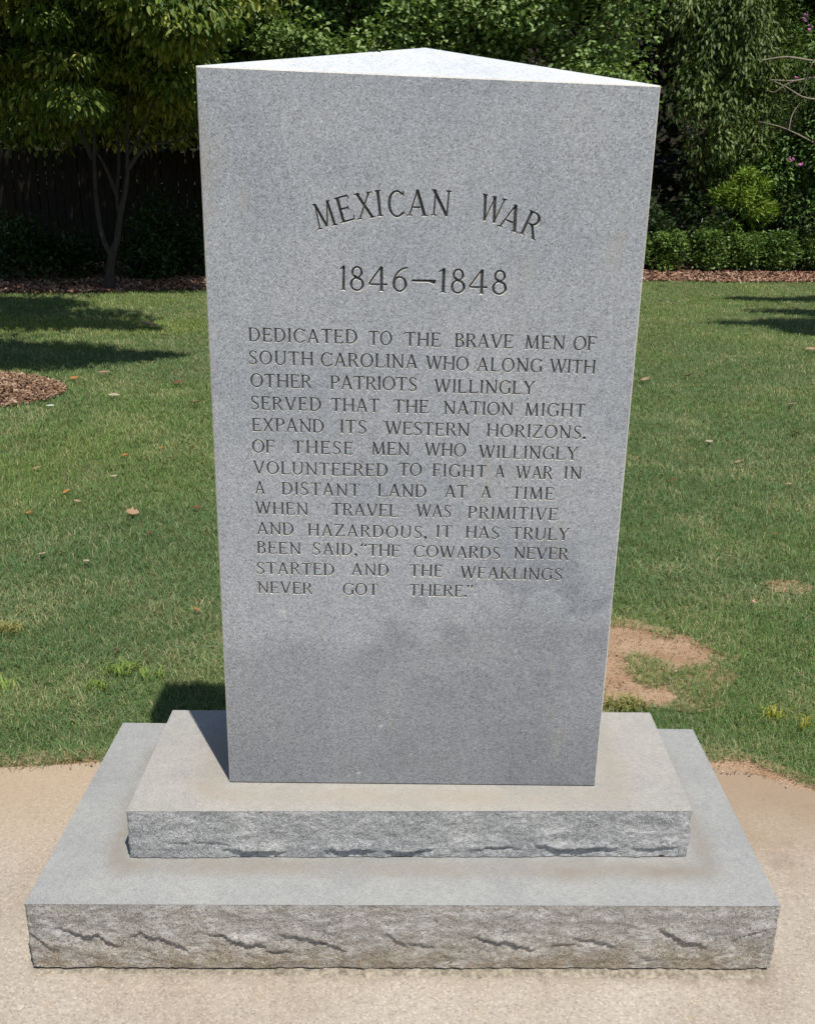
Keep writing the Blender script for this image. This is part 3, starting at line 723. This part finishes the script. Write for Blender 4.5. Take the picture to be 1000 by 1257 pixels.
# ------------------------------------------------------------------ vegetation helpers
def leaf_cloud(name, mat, parent, spec, cols, L=.10, W=.5, droop=.5, seed=0, tri6=True, surf=.45, flat=0.0):
    """spec: list of (centre, (rx, ry, rz), count); leaves scattered in each clump, denser towards its surface"""
    r = np.random.default_rng(seed)
    Cc, Dd, Bb = [], [], []
    for ci, (c, rad, n) in enumerate(spec):
        n = int(n); d = r.normal(size=(n, 3)); d /= np.linalg.norm(d, axis=1)[:, None]
        rr = r.random(n)**surf
        # ragged outline
        rr = rr*(.75+.5*r.random())*(.72+.5*vnoise(d[:, 0]*2+ci*3.7+9, d[:, 2]*2+d[:, 1]+seed+9, 1.6))*1.12
        Cc.append(np.array(c)[None]+d*rr[:, None]*np.array(rad)[None]); Dd.append(d); Bb.append(np.full(n, r.random()))
    P = np.concatenate(Cc); D = np.concatenate(Dd); B = np.concatenate(Bb); n = len(P)
    ax = D*np.array([1, 1, .35])+r.normal(0, .55, (n, 3)); ax[:, 2] -= droop*1.4
    ax /= np.linalg.norm(ax, axis=1)[:, None]
    nr = np.array([0, 0, 1.0])+D*.55+r.normal(0, .45, (n, 3))
    sd = np.cross(ax, nr); sd /= np.linalg.norm(sd, axis=1)[:, None]; nn = np.cross(sd, ax)
    l = L*(.6+.7*r.random(n))[:, None]; w = l*W*.5*(.8+.4*r.random(n))[:, None]
    fold = .35
    if tri6:
        V = np.stack([P, P+ax*l*.30+sd*w*.9+nn*w*fold, P+ax*l*.66+sd*w*.78+nn*w*fold-nn*l*.03, P+ax*l-nn*l*.10, P+ax*l*.66-sd*w*.78+nn*w*fold-nn*l*.03, P+ax*l*.30-sd*w*.9+nn*w*fold], 1)
        b = np.arange(n)[:, None]*6; F = np.concatenate([b+np.array([[0, 1, 2, 3]]), b+np.array([[0, 3, 4, 5]])]); k = 6
    else:
        V = np.stack([P, P+ax*l*.48+sd*w+nn*w*fold, P+ax*l, P+ax*l*.48-sd*w+nn*w*fold], 1)
        b = np.arange(n)[:, None]*4; F = np.concatenate([b+np.array([[0, 1, 2]]), b+np.array([[0, 2, 3]])]); k = 4
    cols = np.array(cols); t = np.clip(r.random(n)*.6+B*.5, 0, .999)*(len(cols)-1); i = t.astype(int); f = (t-i)[:, None]
    col = cols[i]*(1-f)+cols[np.minimum(i+1, len(cols)-1)]*f; col *= r.uniform(.8, 1.2, (n, 1))
    me = npmesh(name, V.reshape(-1, 3), F, {'tint': np.repeat(col, k, 0)})
    o = link(name, me, mat, parent); o['kind'] = 'stuff'
    return o
def limb_mesh(name, paths, mat, parent, seg=8):
    """paths: list of [(point, radius), ...] smooth tapered tubes"""
    V, F = [], []
    for path in paths:
        pts = [Vector(p) for p, r in path]; rs = [r for p, r in path]
        P2, R2 = [], []
        for i in range(len(pts)-1):
            p0 = pts[max(i-1, 0)]; p1 = pts[i]; p2 = pts[i+1]; p3 = pts[min(i+2, len(pts)-1)]
            for k in range(4):
                t = k/4
                P2.append(.5*((2*p1)+(p2-p0)*t+(2*p0-5*p1+4*p2-p3)*t*t+(-p0+3*p1-3*p2+p3)*t**3)); R2.append(rs[i]+(rs[i+1]-rs[i])*t)
        P2.append(pts[-1]); R2.append(rs[-1])
        base = len(V)
        for i, p in enumerate(P2):
            d = (P2[min(i+1, len(P2)-1)]-P2[max(i-1, 0)]).normalized()
            a = d.orthogonal().normalized() if i == 0 else (a-d*a.dot(d)).normalized()
            b = d.cross(a)
            for k in range(seg):
                an = 2*math.pi*k/seg; rr = R2[i]*(1+.12*noise.noise(p*6+Vector((k, 0, 0))))
                V.append(tuple(p+(a*math.cos(an)+b*math.sin(an))*rr))
        for i in range(len(P2)-1):
            for k in range(seg):
                j = (k+1) % seg; F.append((base+i*seg+k, base+i*seg+j, base+(i+1)*seg+j, base+(i+1)*seg+k))
    return link(name, npmesh(name, np.array(V), np.array(F), smooth=True), mat, parent)
def branchy(root, h, spread, n, r0, seed, kinks=3):
    """trunk rising from root plus n limbs"""
    rd = random.Random(seed); root = Vector(root); P = []
    top = root+Vector((rd.uniform(-.3, .3), rd.uniform(-.3, .3), h))
    tr = [(root-Vector((0, 0, .1)), r0*1.25), (root+Vector((0, 0, .25)), r0)]
    for i in range(1, 5): t = i/4; tr.append((root.lerp(top, t)+Vector((rd.uniform(-.12, .12), rd.uniform(-.12, .12), 0)), r0*(1-.75*t)))
    P.append(tr)
    for i in range(n):
        t = rd.uniform(.35, .9); s = root.lerp(top, t); a = rd.uniform(0, 6.28); ln = spread*rd.uniform(.6, 1.1)
        e = s+Vector((math.cos(a)*ln, math.sin(a)*ln, ln*rd.uniform(.3, .9)))
        m = s.lerp(e, .5)+Vector((rd.uniform(-.15, .15), rd.uniform(-.15, .15), .1*ln))
        r = r0*.45*(1-.5*t); P.append([(s, r), (m, r*.65), (e, r*.2)])
    return P

# ------------------------------------------------------------------ young tree at the left, multi-stemmed
YT = 13.0
rt0 = at_z(134, 354, 0.0); YT = rt0.y
dog = empty('multi_stem_tree', rt0)
tag(dog, 'multi-stemmed small tree with drooping yellow-green leaves at the dark left corner', 'tree')
def path(px, rads, dy=None):
    return [(at_y(u, v, YT+(dy[i] if dy else 0)), r) for i, ((u, v), r) in enumerate(zip(px, rads))]
stems = [path([(134, 360), (135, 335), (138, 312), (143, 296), (148, 262), (156, 216), (156, 150), (160, 60)], [.085, .065, .055, .045, .038, .030, .022, .012]),
         path([(137, 314), (126, 290), (119, 250), (116, 204), (116, 127), (122, 40)], [.040, .036, .03, .026, .018, .010]),
         path([(114, 195), (104, 172), (92, 140), (70, 80)], [.035, .03, .025, .012]),
         path([(143, 238), (131, 208), (119, 186)], [.028, .022, .015]),
         path([(158, 206), (170, 188), (186, 176), (217, 172), (250, 150)], [.035, .028, .022, .015, .008]),
         path([(156, 190), (172, 165), (190, 120)], [.025, .02, .01]),
         path([(142, 300), (146, 270), (143, 236), (146, 200), (143, 120)], [.03, .028, .024, .02, .012], [.1, .2, .25, .3, .35])]
limb_mesh('trunk', stems, M['bark'], dog)
DC = [(.04, .08, .012), (.08, .135, .018), (.21, .26, .04), (.55, .54, .15)]  # dark to pale leaf tones: crown shade and sun patches put into colour
rd = random.Random(3)
spec = []
def clumps_px(lst, Y, dz, n, sp, yy=(.8, .8)):
    for (u, v, r) in lst:
        for k in range(sp):
            q = at_y(u+rd.uniform(-r, r), v+rd.uniform(-r, r)*.55, Y+rd.uniform(-yy[0], yy[1])); s_ = rd.uniform(.7, 1.15)
            spec.append((q, (.50*s_, .46*s_, .20*s_), n*s_))
clumps_px([(165, 28, 35), (200, 62, 25), (228, 95, 16), (130, 60, 35), (90, 40, 40), (80, 110, 35), (40, 80, 40), (30, 30, 40), (150, 5, 60), (60, -20, 70), (200, -20, 50),
           (-40, 60, 50), (230, 30, 20)], YT-.2, 0, 430, 6, (1.1, 1.3))
clumps_px([(110, 128, 28), (165, 112, 30), (15, 118, 35), (205, 128, 26), (60, 138, 22), (-50, 120, 40)], YT+.9, 0, 210, 4, (.6, 1.0))
for k in range(80):  # high clumps added to shade the fence and ground behind
    spec.append((Vector((rt0.x+rd.uniform(-3.5, 2.2), YT+rd.uniform(-.4, 3.4), rd.uniform(3.6, 6.4))), (.75, .75, .3), 300))
for k in range(64):  # forward clumps above the view, added to dapple the crown with shade
    spec.append((Vector((rt0.x+rd.uniform(-3.8, 1.4), YT+rd.uniform(-2.4, -.3), rd.uniform(4.1, 5.6))), (.50, .45, .20), 330))
for k in range(26):
    spec.append((at_y(rd.uniform(-60, 240), rd.uniform(105, 165), YT+rd.uniform(1.6, 3.0)), (.5, .4, .26), 170))
leaf_cloud('crown', M['leaf'], dog, spec, DC, .115, .42, .75, 3)

# ------------------------------------------------------------------ round-leaved screen behind the tablet
def treeobj(name, label, px, Y, cols, spec_fn, mat='leaf', L=.1, W=.6, droop=.3, seed=1, trunk=True, h=3.0, r0=.09, cat='tree', tri6=True, group=None, part='crown'):
    base = at_y(px, 300, Y); base.z = -.01
    o = empty(name, base); tag(o, label, cat, group)
    if trunk: limb_mesh('trunk', branchy(base, h, h*.35, 9, r0, seed), M['bark'], o)
    leaf_cloud(part, M[mat], o, spec_fn(random.Random(seed)), cols, L, W, droop, seed, tri6)
    return o
def sp_fill(x0, x1, Y0, Y1, z0, z1, n, rad, cnt, front=None):
    def f(rd):
        s = []
        for k in range(n):
            x = rd.uniform(x0, x1); z = z0+(z1-z0)*rd.random()
            s.append((Vector((x, rd.uniform(Y0, Y1), z)), (rad[0]*rd.uniform(.7, 1.3), rad[1]*rd.uniform(.7, 1.3), rad[2]*rd.uniform(.7, 1.3)), cnt))
        return s
    return f
GC = [(.08, .14, .03), (.14, .22, .055), (.22, .32, .10), (.30, .40, .16)]
treeobj('vine_covered_tree', 'broad light green tree behind the monument top with small round leaves, left half', 360, 14.8, GC,
        sp_fill(-3.6, .1, 14.0, 15.6, 2.3, 6.0, 125, (.40, .38, .32), 420), L=.078, W=.8, droop=.25, seed=11)
treeobj('vine_covered_tree', 'broad light green tree behind the monument top with small round leaves, right half', 640, 14.9, GC,
        sp_fill(.1, 3.5, 14.1, 15.6, 2.5, 6.0, 115, (.40, .38, .32), 420), L=.078, W=.8, droop=.25, seed=12)
# ------------------------------------------------------------------ dark drooping tree at the right
RC = [(.035, .065, .014), (.065, .105, .024), (.12, .17, .042), (.21, .26, .08)]
def sp_right(rd):
    s = []
    for (u, v, r, k) in [(800, 0, 25, 3), (860, 20, 35, 9), (900, 40, 40, 9), (880, 100, 40, 12), (920, 90, 22, 8), (850, 100, 22, 4), (910, 150, 25, 8), (875, 170, 22, 5), (895, 200, 22, 6), (862, 235, 14, 2), (925, 30, 20, 6), (870, -30, 60, 14), (780, -40, 40, 8)]:
        for i in range(k):
            q = at_y(u+rd.uniform(-r, r), v+rd.uniform(-r, r), 18.4+rd.uniform(-.9, 1.4)); s.append((q, (.34, .34, .50), 300))
    return s
treeobj('drooping_tree', 'dark green tree with hanging narrow leaves above the hedge beside the monument', 865, 18.6, RC, sp_right, L=.115, W=.36, droop=1.0, seed=21, h=4.0)
# bright feathery shrub behind the hedge
def sp_px(lst, Y, yy, rad, cnt):
    def f(rd):
        s = []
        for (u, v, r, k) in lst:
            for i in range(k): s.append((at_y(u+rd.uniform(-r, r), v+rd.uniform(-r, r), Y+rd.uniform(-yy, yy)), tuple(c*rd.uniform(.7, 1.25) for c in rad), cnt))
        return s
    return f
treeobj('feathery_shrub', 'bright yellow-green feathery shrub just behind the clipped hedge', 912, 17.6, [(.12, .20, .02), (.19, .29, .04), (.26, .36, .06)],
        sp_px([(905, 262, 24, 6), (938, 268, 16, 3), (925, 240, 16, 3), (908, 218, 10, 2), (930, 222, 6, 1), (888, 275, 10, 3), (950, 250, 8, 1)], 17.6, .35, (.22, .24, .20), 330), L=.10, W=.28, droop=-.3, seed=23, h=.9, r0=.03, cat='shrub')
treeobj('wispy_shrub', 'mid green wispy tree crown at the upper right behind the bare branches', 955, 19.2, [(.07, .13, .025), (.11, .19, .045), (.15, .23, .06)],
        sp_px([(950, 55, 22, 8), (960, 25, 22, 6), (985, 95, 18, 4), (950, 130, 14, 4), (985, 140, 16, 5)], 19.4, .4, (.40, .35, .36), 420), L=.09, W=.22, droop=.2, seed=24, h=3.5, cat='tree')
# crape myrtle with bare twigs and a few flowers
cm = treeobj('flowering_shrub', 'green leafy shrub with pink flowers at the right edge behind the hedge', 985, 18.0, [(.06, .12, .025), (.11, .19, .045), (.17, .27, .08)],
        sp_px([(985, 205, 22, 8), (995, 250, 18, 7), (960, 200, 16, 4), (1020, 150, 25, 6), (1030, 220, 30, 9), (1040, 60, 30, 9), (975, 270, 16, 4), (990, 180, 20, 4)], 17.9, .5, (.38, .37, .36), 330), L=.11, W=.42, droop=.2, seed=25, h=3.2, cat='shrub')
def tw(px, rs, Y=17.2): return [(at_y(u, v, Y+.05*i), r) for i, ((u, v), r) in enumerate(zip(px, rs))]
limb_mesh('bare_branch', [tw([(1040, 78), (1000, 74), (965, 69), (935, 73)], [.022, .019, .015, .007]),
        tw([(1040, 96), (1000, 94), (975, 98), (945, 97)], [.02, .016, .013, .006]),
        tw([(1010, 122), (985, 118), (965, 106), (948, 98)], [.016, .013, .01, .005]),
        tw([(1000, 175), (975, 162), (955, 154), (930, 148)], [.014, .011, .008, .004]),
        tw([(998, 74), (990, 92), (985, 110), (975, 118)], [.012, .01, .008, .005]),
        tw([(968, 158), (972, 140), (980, 128)], [.01, .008, .004]),
        tw([(975, 98), (962, 104), (950, 112), (940, 108)], [.010, .008, .006, .004])], M['barkpale'], cm)
bmf = bmesh.new()
for (u, v) in [(988, 22), (993, 32), (971, 195), (983, 200), (977, 94)]:
    for k in range(7 if v != 94 else 3):
        q = at_y(u, v, 17.0)+Vector((random.gauss(0, .025), random.gauss(0, .03), random.gauss(0, .025)))
        bmesh.ops.create_icosphere(bmf, subdivisions=1, radius=random.uniform(.015, .032), matrix=Matrix.Translation(q) @ Matrix.Diagonal((1, .6, .7, 1)))
ptl = link('flower_cluster', bmmesh('flower_cluster', bmf), M['petal'], cm); ptl['kind'] = 'stuff'

# ------------------------------------------------------------------ clipped hedge: individual shrubs touching
HC = [(.045, .09, .022), (.08, .15, .03), (.14, .23, .045), (.22, .32, .07)]
HPX = [(770, 'glossy clipped hedge shrub half hidden behind the monument edge'), (818, 'glossy clipped hedge shrub nearest the monument, first fully in view'), (868, 'second clipped hedge shrub from the monument, darker leaves'),
       (910, 'third clipped hedge shrub from the monument, below the feathery shrub'), (952, 'fourth clipped hedge shrub from the monument'), (994, 'clipped hedge shrub cut by the right edge of the photo'), (1040, 'clipped hedge shrub farthest right beyond the frame')]
for i, (px, lab) in enumerate(HPX):
    c = at_z(px, 334, 0.0); Y = c.y+.32; c = at_y(px, 334, Y)
    o = empty('hedge_shrub', (c.x, Y, -.01)); tag(o, lab, 'hedge', 'clipped hedge shrubs along the far lawn edge')
    rd2 = random.Random(40+i); sp = []; hv = rd2.uniform(-.05, .05)
    for k in range(26):
        sp.append((Vector((c.x+rd2.uniform(-.19, .19), Y+rd2.uniform(-.2, .2), rd2.uniform(.14, .56+hv))), (.17, .17, .16), 150))
    for k in range(10): sp.append((Vector((c.x+rd2.uniform(-.22, .22), Y+rd2.uniform(-.2, .2), .60+hv+rd2.uniform(-.04, .07))), (.11, .12, .09), 70))
    leaf_cloud('foliage', M['leafg'], o, sp, HC if i % 2 else HC[:3]+[(.09, .16, .035)], .062, .55, -.1, 60+i, False)
    st = []
    for k in range(5):
        a = rd2.uniform(0, 6.28); st.append([((c.x+.05*math.cos(a), Y+.05*math.sin(a), -.03), .014), ((c.x+.12*math.cos(a), Y+.12*math.sin(a), .2), .01), ((c.x+.2*math.cos(a), Y+.2*math.sin(a), .5), .004)])
    limb_mesh('stem', st, M['bark'], o, 5)

# ------------------------------------------------------------------ dark understory at the left
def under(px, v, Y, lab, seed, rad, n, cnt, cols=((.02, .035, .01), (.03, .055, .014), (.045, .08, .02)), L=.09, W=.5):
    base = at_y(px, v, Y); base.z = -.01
    o = empty('understory_shrub', base); tag(o, lab, 'shrub', 'dark shrubs under the trees')
    rd2 = random.Random(seed); sp = [(base+Vector((rd2.uniform(-rad, rad), rd2.uniform(-.4, .4), rd2.uniform(.1, rad*1.5))), (.26, .26, .24), cnt) for k in range(n)]
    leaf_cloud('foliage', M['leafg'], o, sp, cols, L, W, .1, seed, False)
    limb_mesh('stem', branchy(base, rad*1.2, rad*.5, 5, .02, seed), M['bark'], o, 5)
under(225, 330, 14.6, 'dark evergreen shrub between the small tree and the monument', 71, .75, 24, 180)
under(40, 345, 13.6, 'low dark shrub under the left trees near the frame edge', 72, .5, 16, 160)
under(95, 350, 13.9, 'low dark shrub just left of the multi-stemmed tree base', 73, .35, 12, 150)
under(180, 352, 13.9, 'low dark shrub just right of the multi-stemmed tree base', 74, .32, 12, 150)
under(760, 300, 17.2, 'dark shrub behind the hedge next to the monument edge', 75, .8, 20, 170)
under(840, 300, 17.6, 'dark shrub behind the hedge under the drooping tree', 76, .8, 20, 170)
under(400, 330, 16.0, 'dark shrub hidden behind the left half of the monument', 77, .9, 20, 150)
under(600, 320, 16.3, 'dark shrub hidden behind the right half of the monument', 78, .9, 20, 150)
under(970, 300, 17.6, 'dark shrub behind the hedge near the right photo edge', 79, .8, 20, 170)

# ------------------------------------------------------------------ board fence in the shade
fx0, fx1, fy = -8.5, -1.2, 17.2
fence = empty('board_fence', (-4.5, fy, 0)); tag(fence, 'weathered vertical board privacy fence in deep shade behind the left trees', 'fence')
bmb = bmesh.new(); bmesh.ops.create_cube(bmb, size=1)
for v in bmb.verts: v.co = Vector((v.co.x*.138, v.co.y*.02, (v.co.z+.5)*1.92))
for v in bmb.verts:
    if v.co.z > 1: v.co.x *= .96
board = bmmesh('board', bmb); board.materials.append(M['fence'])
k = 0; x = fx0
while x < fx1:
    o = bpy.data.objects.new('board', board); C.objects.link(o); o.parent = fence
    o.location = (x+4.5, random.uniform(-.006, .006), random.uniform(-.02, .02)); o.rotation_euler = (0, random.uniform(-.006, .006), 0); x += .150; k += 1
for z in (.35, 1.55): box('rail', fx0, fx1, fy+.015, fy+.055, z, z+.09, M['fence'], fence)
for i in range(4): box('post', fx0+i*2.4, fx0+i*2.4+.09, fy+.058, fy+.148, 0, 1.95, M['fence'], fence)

# ------------------------------------------------------------------ bank added beyond the garden to keep sky glow out of the dark backdrop
V, F = [], []
nx, ny = 80, 20
for j in range(ny+1):
    for i in range(nx+1):
        x = -60+120*i/nx; y = 25+40*j/ny; t = min(1, j/7.0)
        V.append((x, y, -.04+8.5*t*t*(3-2*t)+.5*t*noise.noise(Vector((x*.2, y*.2, 0)))))
for j in range(ny):
    for i in range(nx): a = j*(nx+1)+i; F.append((a, a+1, a+nx+2, a+nx+1))
tag(link('added_bank', npmesh('added_bank', np.array(V), np.array(F), smooth=True), M['ground']), kind='structure')
# ------------------------------------------------------------------ woodland behind, and tall trees added above the view to shade it
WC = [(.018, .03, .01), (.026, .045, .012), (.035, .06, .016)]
r = random.Random(90); sp = []
for k in range(480):
    sp.append((Vector((r.uniform(-17, 18), r.uniform(19.6, 24.5), r.uniform(0, 8.5))), (1.1, .9, .9), 130))
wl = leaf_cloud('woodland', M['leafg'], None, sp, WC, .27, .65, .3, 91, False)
tag(wl, 'mass of deep green woodland closing the view behind the garden', 'woodland', kind='stuff')
for i, (x, y, h) in enumerate([(-9.5, 17.5, 8.5), (-6.3, 18.0, 9), (-2.8, 18.3, 9), (.6, 18.6, 9), (4.0, 21.2, 9.5), (7.6, 21.4, 9), (11.2, 20.6, 9)]):
    o = empty('added_shade_tree', (x, y, -.02))
    lab = ['tall tree added for shade at far left of the woodland edge', 'tall tree added for shade behind the multi-stemmed tree', 'tall tree added for shade behind the left part of the monument', 'tall tree added for shade directly behind the monument',
           'tall tree added for shade behind the dark drooping tree', 'tall tree added for shade behind the flowering shrub', 'tall tree added for shade beyond the right photo edge'][i]
    tag(o, lab, 'tree', 'tall trees added to shade the woodland edge')
    limb_mesh('trunk', branchy((x, y, -.02), h-1.5, 2.6, 12, .17, 100+i), M['bark'], o)
    rr = random.Random(120+i)
    lo = 4.4
    if i < 3: lo = 3.6
    sp = [(Vector((x+rr.uniform(-2.2, 2.2), y+rr.uniform(-2.6 if i > 2 else -3.6, 2.0), rr.uniform(lo, h+.5))), (.95, .95, .5), 140) for k in range(50 if i > 2 else 75)]
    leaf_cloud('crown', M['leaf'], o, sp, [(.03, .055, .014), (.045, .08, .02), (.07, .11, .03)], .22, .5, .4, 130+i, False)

# lawn trees just outside the frame whose shade falls into it
def off_tree(loc, lab, spots, seed, h):
    o = empty('lawn_tree', loc); tag(o, lab, 'tree', 'lawn trees beside the view')
    P = branchy(loc, h-.4, .8, 4, .08, seed)
    S = Vector(loc)+Vector((0, 0, h-1.2))
    for (sx_, sy_, hh, rx, ry) in spots:
        q = Vector((sx_, sy_, 0))+SUN_DIR*(hh/SUN_DIR.z); P.append([(S, .04), (S.lerp(q, .5)+Vector((0, 0, .15)), .025), (q, .008)])
    limb_mesh('trunk', P, M['bark'], o, 6)
    sp = []
    for (sx_, sy_, hh, rx, ry) in spots:
        q = Vector((sx_, sy_, 0))+SUN_DIR*(hh/SUN_DIR.z); sp.append((q, (rx, ry, .28), 1500*rx*ry/.25))
    leaf_cloud('crown', M['leaf'], o, sp, DC, .14, .5, .2, seed, False, .6)
off_tree((-3.75, 5.75, .05), 'leafy tree in the mulch ring at the left lawn edge', [(-4.2, 7.2, 4.6, 1.1, .78), (-3.2, 7.2, 4.4, .75, .60), (-2.6, 7.25, 4.2, .5, .34), (-2.2, 7.32, 4.1, .22, .10), (-4.3, 9.6, 4.9, 1.0, .70), (-3.5, 9.2, 4.8, .55, .30), (-2.95, 8.95, 4.7, .35, .09),
    (-5.8, 8.6, 4.6, .9, .9), (-5.0, 10.8, 5.0, 1.2, .7), (-5.6, 7.2, 4.4, .9, .8)], 201, 4.6)
off_tree((6.4, 8.2, 0), 'leafy tree standing on the lawn right of the view', [(4.1, 10.05, 5.3, .45, .10), (4.9, 10.1, 5.2, .6, .35), (4.75, 9.5, 4.4, .45, .3), (5.5, 9.6, 4.6, .8, .8), (5.3, 11.2, 4.8, .6, .25), (6.0, 10.8, 4.8, .9, .7), (5.2, 12.6, 5, .6, .2), (6.4, 12.6, 5.2, .9, .5)], 202, 4.8)

# ------------------------------------------------------------------ fallen leaves on the lawn
def dry_leaf(u, v, L, ang, col, lab, curl=.4, lobes=False, group='dry leaves fallen on the lawn'):
    p = at_z(u, v, .012); rd3 = random.Random(int(u*7+v)); bm = bmesh.new()
    n = 7
    cen, le, ri = [], [], []
    for i in range(n):
        t = i/(n-1); wd = math.sin(math.pi*min(1, t*.93+.05))**.8*.26*L*(1+(.35*math.sin(t*17) if lobes else .05*rd3.uniform(-1, 1)))
        if lobes: wd *= 1.5
        x = (t-.5)*L; z = curl*L*.9*(t-.45)**2+.004*rd3.random()
        cen.append(bm.verts.new((x, 0, z))); le.append(bm.verts.new((x+.06*L*rd3.uniform(-1, 1), wd, z+wd*curl*1.1))); ri.append(bm.verts.new((x+.06*L*rd3.uniform(-1, 1), -wd, z+wd*curl*.8)))
    for i in range(n-1):
        bm.faces.new((cen[i], cen[i+1], le[i+1], le[i])); bm.faces.new((cen[i+1], cen[i], ri[i], ri[i+1]))
    me = bmmesh('fallen_leaf', bm, True)
    at = me.attributes.new('tint', 'FLOAT_COLOR', 'POINT')
    for i in range(len(me.vertices)): k = rd3.uniform(.85, 1.15); at.data[i].color = (col[0]*k, col[1]*k, col[2]*k, 1)
    o = link('fallen_leaf', me, M['dry']); o.location = (p.x, p.y, p.z+.012); o.rotation_euler = (rd3.uniform(-.3, .3), rd3.uniform(-.3, .3), ang)
    tag(o, lab, 'leaf', group)
TAN, ORG, BRN, PAL = (.36, .235, .145), (.36, .17, .06), (.15, .075, .04), (.42, .34, .25)
FL = [(162, 633, .062, .3, TAN, 'large crumpled tan leaf on the lawn left of the monument', .6, True),
      (154, 561, .062, 2.9, ORG, 'long orange-brown leaf on the lawn halfway up the left side'),
      (208, 565, .05, .1, BRN, 'olive brown leaf right of the long orange leaf'),
      (46, 577, .048, .3, TAN, 'narrow tan leaf near the left photo edge above the curled ones'),
      (82, 606, .045, .7, ORG, 'small orange leaf above left of the crumpled tan leaf'),
      (37, 632, .05, 2.7, ORG, 'curled orange leaf near the left photo edge'),
      (95, 618, .04, 0, TAN, 'thin tan leaf just under the small orange leaf'),
      (53, 683, .045, 3.0, PAL, 'pale straw leaf low on the left lawn'),
      (106, 692, .035, 1.1, PAL, 'bright cream folded leaf low on the left lawn'),
      (145, 801, .033, 1.3, BRN, 'brown upright leaf above the bright weed tuft'),
      (241, 752, .04, 2.2, ORG, 'rust leaf close to the lower left side of the tablet'),
      (242, 626, .045, 3.1, BRN, 'dark brown leaf beside the tablet level with the crumpled leaf'),
      (184, 657, .04, .5, BRN, 'small dark leaf right below the crumpled tan leaf'),
      (199, 552, .04, .9, ORG, 'small orange leaf above the olive brown leaf'),
      (236, 549, .05, .4, TAN, 'light leaf against the left edge of the tablet'),
      (140, 587, .04, .4, PAL, 'small pale leaf above the crumpled tan leaf'),
      (62, 500, .055, 0, (.7, .72, .74), 'white bleached leaf just below the mulch ring'),
      (140, 487, .09, 3.0, PAL, 'long pale leaf right of the mulch ring'),
      (128, 459, .10, .2, TAN, 'tan leaf above right of the mulch ring'),
      (91, 466, .09, 1.0, ORG, 'orange leaf at the tip of the mulch ring'),
      (182, 400, .22, .4, TAN, 'large leaf at the tip of the far tree shadow'),
      (202, 413, .13, .2, PAL, 'pale leaf on the lawn right below the far shadow'),
      (220, 471, .09, .3, BRN, 'brown leaf left of the tablet near the mid lawn'),
      (240, 496, .09, .3, BRN, 'dark leaf beside the tablet on the mid lawn'),
      (792, 467, .09, .4, TAN, 'curled tan leaf right of the tablet on the mid lawn'),
      (845, 462, .10, .1, BRN, 'brown leaf on the mid lawn right of the curled tan one'),
      (972, 498, .08, .2, PAL, 'cream leaf near the right photo edge, mid lawn'),
      (884, 508, .05, 1.2, ORG, 'small orange leaf in the centre of the right lawn'),
      (967, 597, .05, .7, TAN, 'tan leaf low near the right photo edge'),
      (905, 569, .04, .1, TAN, 'thin tan leaf in the middle of the right lawn'),
      (870, 544, .05, .2, PAL, 'pale leaf right of the tablet below the curled leaf'),
      (976, 533, .08, .5, BRN, 'dark shrivelled leaf at the right photo edge'),
      (995, 430, .12, .3, TAN, 'leaf lying just below the tree shadow at the right'),
      (825, 592, .045, .4, BRN, 'reddish leaf low right of the tablet'),
      (951, 658, .03, .3, ORG, 'small dark orange leaf above the worn patch'),
      (924, 742, .03, 1.2, (.5, .25, .18), 'pinkish leaf scrap right of the clay patch')]
for a in FL: dry_leaf(*a)
# a pale twig on the right lawn
tp = [(at_z(978, 825, .02), .0018), (at_z(984, 828, .024), .0018), (at_z(990, 833, .02), .0012)]
tag(limb_mesh('dry_twig', [tp], M['barkpale'], None, 5), 'short pale dry twig on the grass at the right', 'twig')

# brighter coarse weeds in the turf
def weed(u, v, rad, n, lab, seed, cols=((.17, .26, .05), (.24, .33, .07))):
    r = np.random.default_rng(seed); c = at_z(u, v, 0); V, F, CC = [], [], []
    for i in range(n*2):
        a = r.uniform(0, 6.28); rr = rad*r.random()**.8; x = c.x+math.cos(a)*rr; y = c.y+math.sin(a)*rr*.7
        b = r.uniform(0, 6.28); l = r.uniform(.024, .048); w = .0042; dx, dy = math.cos(b), math.sin(b); t = len(V)
        V += [(x-dy*w*.5, y+dx*w*.5, -.01), (x+dy*w*.5, y-dx*w*.5, -.01), (x+dx*l*.3+dy*w*.6, y+dy*l*.3-dx*w*.6, l*.6), (x+dx*l*.3-dy*w*.6, y+dy*l*.3+dx*w*.6, l*.6), (x+dx*l*.9, y+dy*l*.9, l*.62)]
        F += [(t, t+1, t+2), (t, t+2, t+3), (t+3, t+2, t+4)]; k = r.random(); CC += [[cols[0][j]*(1-k)+cols[1][j]*k for j in range(3)]]*5
    o = link('weed_tuft', npmesh('weed_tuft', np.array(V), np.array(F), {'tint': np.array(CC)}), M['grass'])
    tag(o, lab, 'weed', 'coarse bright weeds in the lawn')
weed(150, 825, .06, 36, 'bright green crabgrass tuft left of the plinth', 1)
weed(122, 845, .035, 12, 'smaller lime crabgrass tuft left of the largest one', 2)
weed(185, 830, .05, 12, 'thin lime weed tuft right of the largest one', 5)
weed(12, 775, .05, 40, 'straw-coloured weed tuft at the left photo edge', 3, ((.26, .26, .08), (.32, .30, .12)))
weed(768, 868, .07, 60, 'yellow-green weeds against the back of the upper plinth', 4, ((.20, .22, .06), (.30, .28, .10)))
weed(950, 880, .035, 13, 'yellow weed leaves in the grass right of the plinth', 6, ((.28, .30, .04), (.34, .33, .06)))
weed(988, 893, .03, 8, 'tiny yellow weed at the lower right lawn', 7, ((.28, .30, .04), (.34, .33, .06)))
weed(6, 845, .04, 10, 'lime weed at the left photo edge near the pavement', 8)
